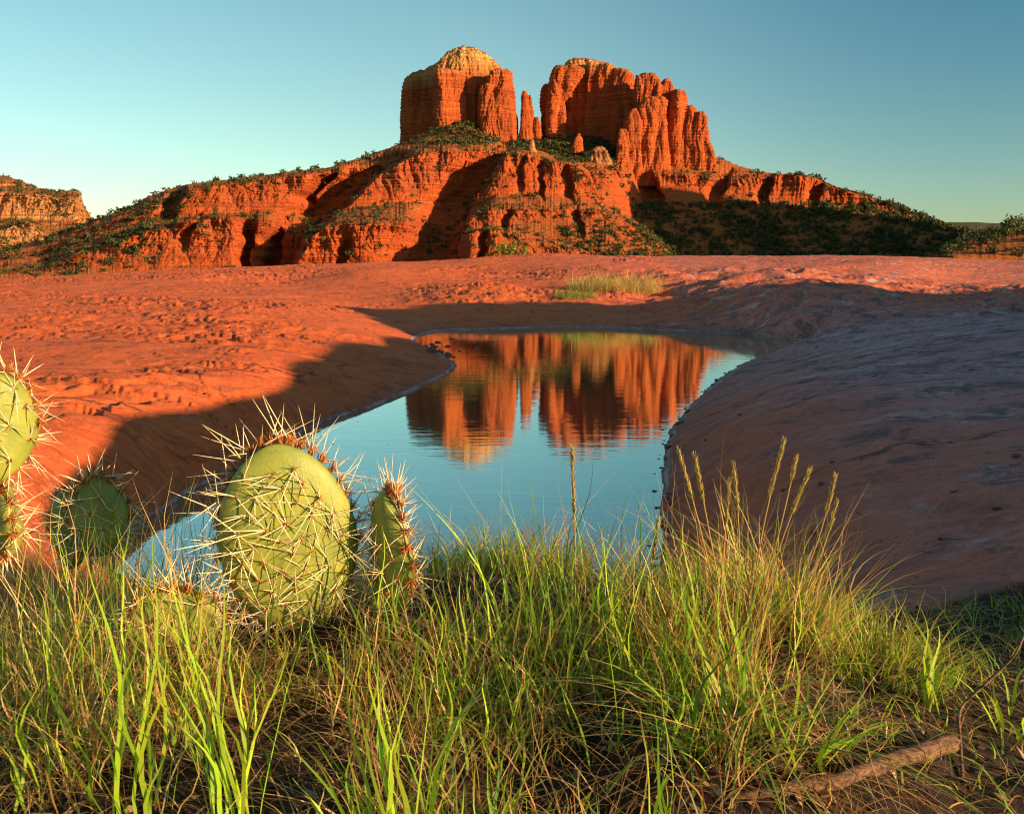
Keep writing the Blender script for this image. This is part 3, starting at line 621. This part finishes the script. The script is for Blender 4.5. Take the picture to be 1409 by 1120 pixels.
# background mass of grass along the bank: uncountable
parts = []
def field(n, ufun, y0, y1, hfun, pal, wr, leanr, curl=1., seg=5, kinkp=0, tip=None, dens=None):
    u = ufun(n*3); y = y0+(y1-y0)*RNG.random(n*3)**.8; x = u*y
    keep = np.ones(n*3, bool)
    if dens is not None: keep = RNG.random(n*3) < dens(x, y)
    x, y = x[keep][:n], y[keep][:n]; n = len(x); b = onground(x, y)
    h = hfun(x, y, n)*(1-.45*np.exp(-((x/y+.25)/.10)**2)*(y < 1.2)); az = RNG.uniform(0, 6.28, n); lean = RNG.uniform(*leanr, n)
    kk = None
    if kinkp:
        on = (RNG.random(n) < kinkp)[:, None]; kk = (RNG.uniform(.3, .8, n), RNG.normal(0, .9, (n, 3))*[1, 1, .7]*on-[0, 0, .3]*on)
    c = colors(n, pal); parts.append(blades(b, h, lean, az, RNG.uniform(*wr, n), c, seg, curl, None if tip is None else colors(n, tip), kk))
clump = lambda x, y: np.clip(.10+1.3*sstep(-.15, .35, fbm(x*4, y*4, 3.3, 3)), 0, 1)
rightfade = lambda x, y: clump(x, y)*(1-sstep(np.where(y < 1.05, .23, .30), np.where(y < 1.05, .34, .42), x/y+.03*perlin(x*9, y*9)))
U = lambda a, b: (lambda n: RNG.uniform(a, b, n))
field(1800, U(-.75, .40), .62, 1.55, lambda x, y, n: RNG.uniform(.035, .11, n), GREEN+LIME, (.0018, .0042), (.1, .9), 1.2, dens=rightfade)
field(1150, U(-.10, .40), .75, 1.6, lambda x, y, n: RNG.uniform(.035, .11, n), GREEN+LIME, (.002, .0045), (.1, .8), 1.0, dens=rightfade)
field(5200, U(-.75, .38), .62, 1.5, lambda x, y, n: RNG.uniform(.05, .17, n), DRY, (.0010, .0023), (.1, 1.4), .8, 7, .6, dens=rightfade)
field(6500, U(-.75, .42), .62, 1.45, lambda x, y, n: RNG.uniform(.03, .09, n), DRY+RED, (.0009, .0018), (.5, 2.2), 1.0, 7, .8, dens=clump)
field(380, U(-.75, .30), .60, 1.1, lambda x, y, n: RNG.uniform(.10, .22, n), LIME+GREEN, (.0022, .0048), (.05, .5), .9, 7, dens=rightfade)
field(700, U(-.80, -.36), .85, 1.6, lambda x, y, n: RNG.uniform(.15, .30, n), DRY+LIME, (.0010, .0026), (.05, .5), .9, 7, .2)
field(500, U(.40, .75), .75, 1.5, lambda x, y, n: RNG.uniform(.03, .08, n), DRY+GREEN, (.0008, .0022), (.3, 1.5), 1., 6, .5, dens=clump)
field(420, U(.34, .66), .72, 1.45, lambda x, y, n: RNG.uniform(.015, .05, n), GREEN+LIME, (.0015, .0035), (.2, 1.2), 1., 5)
field(900, U(.30, .66), .72, 1.45, lambda x, y, n: RNG.uniform(.02, .06, n), DRY+RED, (.0008, .0014), (.6, 2.2), 1., 7, .8)
V, Fc, cc = join(parts)
tag(mesh_obj('grass', V, Fc, MAT_GRASS, col=cc), kind='stuff')

def tuft(name, px, py, z, r, n, hr, pal, wr, leanr, label, curl=1., tip=None, seg=7, kinkp=0., D=None, mat=None, group=None, cat='grass tuft'):
    z = z if D else fix(px, py); a, b = rat(px, py); D = D or (z-CAMZ)/b; x, y = float(a*D), float(D)
    p, az = tuft_pts(x, y, r, n); kk = None
    az = az+RNG.normal(0, .6, n)
    if kinkp: on = (RNG.random(n) < kinkp)[:, None]; kk = (RNG.uniform(.3, .8, n), RNG.normal(0, .35, (n, 3))*on)
    o = blades(p, RNG.uniform(*hr, n), RNG.uniform(*leanr, n), az, RNG.uniform(*wr, n), colors(n, pal), seg, curl, None if tip is None else colors(n, tip), kk)
    base = (x, y, float(ground(np.array([x]), np.array([y]))[0]))
    ob = mesh_obj(name, o[0], o[1], mat or MAT_GRASS, loc=base, col=o[2]); tag(ob, label, cat, group); return ob
tuft('grass_tuft', 55, 830, .66, .11, 260, (.14, .27), DRY+DRY+LIME, (.0010, .0024), (.05, .6), 'tall straw coloured grass tuft in front of the cactus at the left edge', kinkp=.25)
tuft('grass_tuft', 150, 820, .60, .08, 200, (.11, .21), DRY+LIME, (.0010, .0022), (.05, .6), 'pale dry grass tuft before the small prickly pear', kinkp=.25)
tuft('grass_tuft', 1205, 915, .68, .085, 320, (.05, .115), LIME+GREEN, (.0015, .003), (.2, 1.1), 'low bright green grass tuft on dark soil, right of the tall seed grass', tip=[(.34, .36, .06), (.4, .25, .08)])
t1 = tuft('grass_tuft', 1010, 885, .68, .12, 210, (.10, .25), RED+DRY+LIME, (.0009, .002), (.05, .7), 'tall tangled red and straw coloured seed grass at the right end of the grassy bank', kinkp=.3)
tuft('grass_tuft', 1090, 870, .68, .07, 120, (.12, .22), LIME+GREEN+DRY, (.0015, .0034), (.1, .8), 'green blades at the right foot of the tall seed grass')
tuft('grass_tuft', 185, 1075, .66, .03, 16, (.20, .32), LIME, (.003, .006), (.05, .35), 'tall broad light green blades at the lower left below the main cactus', D=.72)
tuft('grass_tuft', 330, 1100, .66, .025, 16, (.16, .30), LIME, (.003, .005), (.05, .3), 'thin upright lime green stalks between the lower left blades and the bottom middle', D=.70)
tuft('grass_tuft', 540, 1140, .66, .03, 16, (.15, .25), LIME+GREEN, (.004, .007), (.05, .4), 'broad bright blades rising from the bottom edge left of middle', D=.68)
tuft('grass_tuft', 770, 900, .66, .08, 60, (.14, .28), LIME+GREEN, (.002, .004), (.05, .4), 'tall thin green stalks standing before the water in the middle of the bank')
tuft('grass_tuft', 990, 1010, .68, .05, 40, (.08, .17), GREEN, (.003, .005), (.6, 1.3), 'dark green arching blades above the left end of the fallen branch', curl=1.2)
tuft('grass_tuft', 1285, 975, .68, .02, 9, (.07, .13), LIME+GREEN, (.005, .008), (.1, .6), 'few broad upright green leaves on dark soil above the fallen branch')
tuft('grass_tuft', 1400, 1010, .68, .03, 16, (.08, .15), LIME, (.003, .005), (.3, .9), 'small green sprout at the right edge above the end of the branch')
tuft('grass_tuft', 1090, 1130, .66, .04, 26, (.07, .13), LIME+GREEN, (.003, .006), (.2, .9), 'bright green sprout at the bottom edge in front of the fallen branch', D=.80)
tuft('root_tangle', 1160, 1035, .68, .03, 50, (.03, .07), [(.50, .36, .2), (.42, .3, .16)], (.0008, .0016), (.6, 2.2), 'pale wiry tangle of dead roots behind the fallen branch', kinkp=1., mat=MAT_DRY, cat='dead plant')
tuft('root_tangle', 1190, 965, .68, .06, 110, (.02, .06), [(.30, .22, .15), (.22, .16, .11)], (.0006, .0012), (.8, 2.4), 'grey tangled dead stems on dark soil below the low bright tuft', kinkp=1., mat=MAT_DRY, cat='dead plant')
# dry island clump beyond the pool
def island(px, py, z, rx, ry, n, hr, pal, label):
    a, b = rat(px, py); D = float((z-CAMZ)/b); x0 = float(a*D); q = np.sqrt(RNG.random(n)); t = RNG.uniform(0, 6.28, n)
    p = onground(x0+rx*q*np.cos(t), D+ry*q*np.sin(t)); o = blades(p, hr[0]+(hr[1]-hr[0])*RNG.random(n)**1.6, RNG.uniform(.2, 1.6, n), RNG.uniform(0, 6.28, n), RNG.uniform(.007, .015, n), colors(n, pal), 4)
    ob = mesh_obj('grass_clump', o[0], o[1], MAT_GRASS, col=o[2]); tag(ob, label, 'grass clump')
island(845, 402, .46, 1.15, .9, 2200, (.25, .72), [(.52, .36, .14), (.46, .34, .10), (.5, .42, .16)], 'straw coloured dry grass clump on the rock behind the pool')
island(792, 409, .40, .50, .55, 500, (.12, .36), [(.16, .24, .04), (.3, .32, .07)], 'greener low grass at the left end of the dry clump behind the pool')

# seed heads: a stem with an upright bristly head
def seed_stem(px0, py0, z, px1, py1, D, headlen, label, curve=.0):
    z = fix(px0, py0); a, b = rat(px0, py0); D0 = (z-CAMZ)/b if D is None else D; p0 = np.array([a*D0, D0, z-.01]); p1 = W(px1, py1, D0+.02)
    root = empty('seed_grass_stem', p0); tag(root, label, 'grass stem', 'tall seed grass stems on the bank')
    n = 10; t = np.linspace(0, 1, n); mid = (p1-p0); side = np.array([1, 0, 0.])*curve
    pts_ = p0+mid*t[:, None]+side*np.sin(t*math.pi)[:, None]*np.linalg.norm(mid)
    def tube(path, rad, colr, k=5):
        V = []; 
        for i, p in enumerate(path):
            an = np.linspace(0, 2*math.pi, k, endpoint=False); V.append(p+rad[i]*np.stack([np.cos(an), np.sin(an), 0*an], -1))
        V = np.vstack(V); return V, gridf(len(path), k, True), np.tile(colr, (len(V), 1))
    V, Fc, c = tube(pts_, np.full(n, .0009), (.40, .24, .08)); mesh_obj('stem', V-p0, Fc, MAT_DRY, parent=root, col=c)
    d = pts_[-1]-pts_[-2]; d /= np.linalg.norm(d); m = int(headlen*4000); u = RNG.random(m)
    b0 = pts_[-1]-d*headlen*(1-u)[:, None]*1.0; rad = RNG.normal(size=(m, 3)); rad -= (rad@d)[:, None]*d; rad /= np.linalg.norm(rad, axis=1)[:, None]
    tip = b0+d*RNG.uniform(.006, .012, (m, 1))+rad*RNG.uniform(.001, .0045, (m, 1)); sd = np.cross(rad, d)*.0007
    V = np.stack([b0-sd, b0+sd, tip+sd*.4, tip-sd*.4], 1).reshape(-1, 3); cc = np.repeat(colors(m, [(.42, .33, .10), (.38, .34, .08), (.46, .3, .12)]), 4, 0)
    mesh_obj('seed_head', V-p0, np.arange(m*4).reshape(-1, 4), MAT_DRY, parent=root, col=cc)
for k, (x0, y0, x1, y1, hl, cv) in enumerate([(1000,900,935,625,.06,.02),(1010,900,957,632,.055,.0),(1010,890,1010,645,.055,.03),(1030,890,1078,610,.07,-.03),(1040,890,1113,650,.06,-.04),(1050,890,1148,660,.045,.05),(1060,880,1150,695,.04,.06),(985,900,1003,665,.05,.0),(880,900,905,720,.05,.0),(790,900,787,620,.08,.01),(1020,890,1095,632,.03,.02)]):
    seed_stem(x0, y0, .68, x1, y1, None, hl, ['seed stem leaning far left over the right shore','straight seed stem just right of the leftmost leaning one','slender seed stem third from the left in the tall tuft','tallest seed stem rising over the shaded right slab','bristly seed stem leaning right of the tallest one','reddish stem leaning right with a thin head','rightmost drooping reddish stem against the shaded slab','short headed stem in the middle of the tall tuft','low seed stem at the right edge of the pool','lone tall fuzzy stem in front of the pool reflection','thin reddish stem right beside the tallest seed stem'][k], cv)

# ------------------------------------------------------------------ prickly pears
def pad_material():
    m = M('cactus_skin'); tc = m.n('ShaderNodeTexCoord').outputs['Object']
    n = m.noise(30, 4, .6, v=tc); n2 = m.noise(220, 4, .6, v=tc)
    c = m.mix(m.ramp(n, [(.3, 0.), (.7, 1.)]), (.145, .205, .035), (.27, .29, .045)); c = m.mix(m.ramp(n2, [(.5, 0.), (.7, .3)]), c, (.30, .28, .10))
    m.b.inputs['Subsurface Weight'].default_value = .12; m.b.inputs['Subsurface Radius'].default_value = (.01, .015, .004); m.b.inputs['Subsurface Scale'].default_value = .4
    return m.fin(c, .5, m.bump(n2, .0006), .4)
MAT_PAD = pad_material()
MAT_SPINE = simple('cactus_spines', (.62, .46, .24), (.82, .72, .50), 90, .0002, .5)
MAT_TUFT = simple('areole_fuzz', (.30, .09, .02), (.60, .24, .05), 300, .0004, .9)
def pad(root, cx, cy, D, wpx, hpx, yaw, tilt, seed, thick=.016, spn=1.0, spl=.05, label=None, cell=.031):
    """egg shaped pad of wpx by hpx photo pixels face on, with areoles in slanting rows, each with spines and a brown tuft"""
    r = np.random.default_rng(seed); Wd, Hh = wpx*D/F/2, hpx*D/F/2
    nu, nv = 48, 28; a = np.linspace(0, 2*math.pi, nu, endpoint=False); V = []
    def outline(a): s = np.sin(a); return Wd*np.cos(a)*(1+.03*s-.15*s*s)*(1+.015*np.sin(5*a+seed)), Hh*s*(1+.01*np.cos(4*a))
    ox, oz = outline(a)
    rings = np.linspace(-math.pi/2, math.pi/2, nv)
    for q in rings:
        k = np.cos(q)**.55 if abs(np.cos(q)) > 1e-6 else 0.0; k = max(k, .002)
        V.append(np.stack([ox*k, np.full(nu, thick*math.sin(q)), oz*k], -1))
    V = np.vstack(V); th_ = 1+.15*np.sin(V[:, 0]*40+seed)*np.sin(V[:, 2]*30)
    V[:, 1] = V[:, 1]*th_+.012*(V[:, 0]/Wd)**2*np.sign(math.sin(seed))+.006*np.sin(V[:, 2]*18+seed)
    # areole points on both faces and along the rim
    A_, N_ = [], []
    row = 0
    for zz in np.arange(-Hh*.92, Hh*.93, cell*.72):
        row += 1; lim = Wd*math.sqrt(max(0, 1-(zz/Hh)**2))*(1+.12*zz/Hh)
        for xx in np.arange(-Wd+(row % 2)*cell*.5, Wd, cell):
            xx += r.normal(0, .0022); z2 = zz+r.normal(0, .0022)+.10*xx
            f = (xx/Wd)**2+(z2/Hh)**2
            if f < .80 and abs(xx) < lim:
                for sgn in (-1, 1):
                    k = math.sqrt(f); A_.append((xx, sgn*thick*math.sqrt(max(0, 1-k**(2/.55)))+.012*(xx/Wd)**2*np.sign(math.sin(seed))+.006*math.sin(z2*18+seed), z2)); N_.append((xx/Wd*.35, sgn*1.0, z2/Hh*.35))
    nrim = int(2*(Wd+Hh)*1.57/ (cell*.62))
    for k in range(nrim):
        an = -1.15+(math.pi+2.3)*k/(nrim-1)
        x_, z_ = outline(np.array([an])); A_.append((float(x_[0])*1.0, r.normal(0, .003)+.012*np.sign(math.sin(seed)), float(z_[0])*1.0)); N_.append((math.cos(an), r.normal(0, .25), math.sin(an)))
    A_ = np.array(A_); N_ = np.array(N_); N_ /= np.linalg.norm(N_, axis=1)[:, None]
    d2 = ((V[:, None]-A_[None])**2).sum(-1); bl = np.exp(-d2/(.006**2)).sum(1); nn = V*[1/Wd**2, 1/thick**2, 1/Hh**2]; nn /= np.linalg.norm(nn, axis=1)[:, None]+1e-9
    V = V+nn*(.0022*np.clip(bl, 0, 1))[:, None]
    Ro = np.array([[math.cos(tilt), 0, math.sin(tilt)], [0, 1, 0], [-math.sin(tilt), 0, math.cos(tilt)]]); Rz = np.array([[math.cos(yaw), -math.sin(yaw), 0], [math.sin(yaw), math.cos(yaw), 0], [0, 0, 1]]); Mx = Rz@Ro
    c = W(cx, cy, D); T = lambda v: v@Mx.T+c-np.array(root.location)
    Fc = gridf(nv, nu, True); p = mesh_obj('pad', T(V), Fc[:, ::-1], MAT_PAD, parent=root)
    if label: p['label'] = label
    # spines
    SV, SF = [], []; TV, TF = [], []; so_ = 0; to_ = 0
    for P0, N0 in zip(A_, N_):
        rim = abs(N0[1]) < .6; k = int(r.integers(3, 6)*spn)+(1 if rim else 0)
        for _ in range(k):
            down = np.array([0, 0, -.3]) if r.random() < .5 else np.array([0, 0, .25])
            d = N0*.75+r.normal(0, .9, 3)*[1, .5, 1]+down
            if d@N0 < .12: d = d+N0*(.30-d@N0)
            d /= np.linalg.norm(d); Ls = spl*r.uniform(.45, 1.25)*(1. if rim else 1.05); rb = .00095*r.uniform(.8, 1.2)
            e1 = np.cross(d, [.3, .2, .9]); e1 /= np.linalg.norm(e1); e2 = np.cross(d, e1); bend = e1*Ls*r.normal(0, .07)
            for q, rad in ((0, rb), (.5, rb*.75), (1, rb*.12)):
                for an in (0, 2.09, 4.19): SV.append(P0+d*Ls*q+bend*q*q*1.0+(e1*math.cos(an)+e2*math.sin(an))*rad)
            for lv in (0, 3):
                for a1 in range(3): SF.append((so_+lv+a1, so_+lv+(a1+1) % 3, so_+lv+3+(a1+1) % 3, so_+lv+3+a1))
            so_ += 9
        topf = 2.6 if rim and N0[2] > -.1 else 1.
        for _ in range(int(26*topf)):
            d = N0+r.normal(0, .6, 3); d /= np.linalg.norm(d); Ls = .0052*r.uniform(.6, 1.3)*(1+.7*(topf-1)); e1 = np.cross(d, [.3, .2, .9]); e1 /= np.linalg.norm(e1); o3 = P0+r.normal(0, .0013*topf**.7, 3)
            TV += [o3-e1*.0009, o3+e1*.0009, o3+d*Ls+e1*.0002, o3+d*Ls-e1*.0002]; TF.append((to_, to_+1, to_+2, to_+3)); to_ += 4
    s = mesh_obj('spines', T(np.array(SV)), SF, MAT_SPINE, parent=p); s['kind'] = 'stuff'
    s = mesh_obj('fuzz', T(np.array(TV)), TF, MAT_TUFT, parent=p, smooth=False); s['kind'] = 'stuff'
    return p
def cactus(px, py, D, label): 
    p = W(px, py, D); p[2] = float(ground(np.array([p[0]]), np.array([p[1]]))[0]); o = empty('prickly_pear', tuple(p)); bpy.context.view_layer.update(); return tag(o, label, 'cactus')
c1 = cactus(400, 880, 1.12, 'large prickly pear with a broad spiny pad and narrow side pad before the pool')
pad(c1, 397, 748, 1.12, 196, 292, R(12), R(-5), 3, spl=.058)
pad(c1, 528, 775, 1.14, 120, 215, R(-62), R(8), 8, spl=.046, label='narrow pad turned edge on at the right')
pad(c1, 245, 872, 1.10, 150, 150, R(10), R(-20), 12, label='low pad half buried in grass at the left')
c2 = cactus(10, 760, 1.06, 'prickly pear cut by the left edge with one tall half shaded pad')
pad(c2, -6, 590, 1.06, 104, 156, R(24), R(8), 21, spl=.038)
pad(c2, 2, 712, 1.12, 100, 120, R(-30), R(10), 22, spl=.034, label='dark low pad below the tall one')
c3 = cactus(125, 770, 1.30, 'small prickly pear in the grass between the left edge cactus and the water')
pad(c3, 137, 708, 1.30, 76, 118, R(20), R(2), 31, spl=.045)
pad(c3, 92, 730, 1.34, 70, 110, R(-20), R(-8), 32, spl=.04)

# ------------------------------------------------------------------ branches, stones, litter
def branch(name, pts_, rads, label, mat=MAT_BARK, k=10, twist=0.):
    pts_ = np.array(pts_, float); t = np.linspace(0, 1, len(pts_)); tt = np.linspace(0, 1, 60)
    path = np.stack([np.interp(tt, t, pts_[:, i]) for i in range(3)], -1); ker = np.ones(7)/7
    path = np.stack([np.convolve(np.pad(path[:, i], 3, mode='edge'), ker, 'valid') for i in range(3)], -1); rad = np.interp(tt, t, rads)
    V = []; d = np.gradient(path, axis=0); d /= np.linalg.norm(d, axis=1)[:, None]
    for i, p in enumerate(path):
        e1 = np.cross(d[i], [0, 0, 1.]); e1 /= np.linalg.norm(e1)+1e-9; e2 = np.cross(d[i], e1); an = np.linspace(0, 2*math.pi, k, endpoint=False)
        rr2 = rad[i]*(1+.30*perlin(np.cos(an)*1.5+twist, np.sin(an)*1.5, i*.12)+.25*perlin(np.cos(an)*4, np.sin(an)*4, i*.4)); V.append(p+rr2[:, None]*(np.cos(an)[:, None]*e1+np.sin(an)[:, None]*e2))
    V = np.vstack(V+[path[:1], path[-1:]]); nF = gridf(60, k, True).tolist()
    n0 = 60*k; nF += [[n0, j, (j+1) % k, (j+1) % k] for j in range(0)]
    o = mesh_obj(name, V[:-2], np.array(nF), mat, loc=path[0]); tag(o, label, 'branch'); return o
def gp(px, py, up, z=.69):
    z = fix(px, py); a, b = rat(px, py); D = float((z-CAMZ)/b); x = float(a*D); return (x, D, float(ground(np.array([x]), np.array([D]))[0])+up)
branch('fallen_branch', [gp(1000,1100,.0), gp(1070,1095,.006), gp(1150,1088,.010), gp(1230,1060,.012), gp(1315,1038,.014)], [.003,.005,.007,.008,.0085], 'reddish brown fallen branch lying on dark soil at the lower right')
branch('fallen_branch', [gp(1340,872,.004), gp(1375,882,.006), gp(1425,896,.006)], [.003,.005,.006], 'thin dead branch on the soil at the right edge above the sprout', k=6)
branch('curved_twig', [gp(1325,1075,.0), gp(1315,1010,.03), (gp(1322,960,.03)[0], gp(1322,960,.03)[1]-.1, .79), (gp(1352,900,.0)[0]-.1, gp(1352,960,.0)[1]-.06, .84)], [.0018,.0018,.0013,.0008], 'thin curved brown twig standing up at the right above the branch end', k=5)
def rock_mesh(seed):
    r = np.random.default_rng(seed); th2 = np.linspace(0, 2*math.pi, 14, endpoint=False); ph = np.linspace(-1.5, 1.5, 9); V = []
    for p in ph: V.append(np.stack([np.cos(p)*np.cos(th2), np.cos(p)*np.sin(th2)*.75, np.full(14, math.sin(p)*.55)], -1))
    V = np.vstack(V); V *= (1+.45*perlin(V[:, 0]*1.3+seed, V[:, 1]*1.3, V[:, 2]*1.3)+.15*perlin(V[:, 0]*4, V[:, 1]*4, V[:, 2]*4+seed))[:, None]; return V
LV, LF, LC = [], [], []
n_ = 2600; u = RNG.uniform(-.7, .75, n_); y_ = RNG.uniform(.68, 1.55, n_); x_ = u*y_; b_ = onground(x_, y_)+[0, 0, .006]
a1 = RNG.normal(size=(n_, 3))*[1, 1, .35]; a1 /= np.linalg.norm(a1, axis=1)[:, None]; a2 = np.cross(a1, RNG.normal(size=(n_, 3))*[.3, .3, 1]); a2 /= np.linalg.norm(a2, axis=1)[:, None]
l_ = RNG.uniform(.004, .016, (n_, 1)); w_ = RNG.uniform(.001, .004, (n_, 1))
LV = np.stack([b_-a1*l_, b_+a2*w_, b_+a1*l_, b_-a2*w_], 1).reshape(-1, 3)
tag(mesh_obj('leaf_litter', LV, np.arange(n_*4).reshape(-1, 4), MAT_DRY, col=np.repeat(colors(n_, [(.10, .06, .03), (.25, .16, .09), (.42, .30, .18), (.06, .04, .025), (.3, .12, .05)]), 4, 0), smooth=False), kind='stuff')
stones = [mesh_obj('stone', rock_mesh(k), gridf(9, 14, True), MAT_STONE, smooth=False) for k in range(5)]; first = set()
def stone(x, y, s, label, group):
    global first
    k = random.randrange(5)
    if k in first: o = stones[k].copy(); C.objects.link(o)
    else: o = stones[k]; first.add(k)
    z = max(float(ground(np.array([x]), np.array([y]))[0]), -.01); o.location = (x, y, z+.12*s); o.scale = (s, s, s*.8); o.rotation_euler = (0, 0, random.uniform(0, 6)); tag(o, label, 'stone', group)
for i in range(70):
    k = random.uniform(17, 31); a = int(k); f = k-a; p, q = shore[a], shore[a+1]; px = p[0]*(1-f)+q[0]*f; py = p[1]*(1-f)+q[1]*f
    a_, b_ = rat(px, py); D = float(-CAMZ/b_); stone(float(a_*D)+random.gauss(.0, .035), D, random.uniform(.008, .028), 'small dark stone along the right waterline of the pool', 'small stones along the right waterline')
for i in range(34):
    px = random.gauss(608, 16); py = random.gauss(480, 7); a_, b_ = rat(px, py); D = float(-CAMZ/b_); stone(float(a_*D), D, random.uniform(.02, .06), 'dark pebble lying in shallow water off the tip of the left slab', 'pebbles in the shallows at the far left of the pool')
for i in range(26):
    px = random.uniform(960, 1400); py = random.uniform(480, 830); a_, b_ = rat(px, py); D = float(-(CAMZ-.45)/b_); stone(float(a_*D), D, random.uniform(.004, .012)*(1+D*.12), 'loose rust brown chip of rock on the shaded right slab', 'loose rock chips on the shaded right slab')
for i in range(60):
    px = random.uniform(0, 560); py = random.uniform(395, 540); a_, b_ = rat(px, py); D = float(-(CAMZ-.42)/b_); stone(float(a_*D), D, random.uniform(.005, .012)*(1+D*.16), 'loose red flake of rock on the sunlit left slab', 'loose rock flakes on the sunlit left slab')
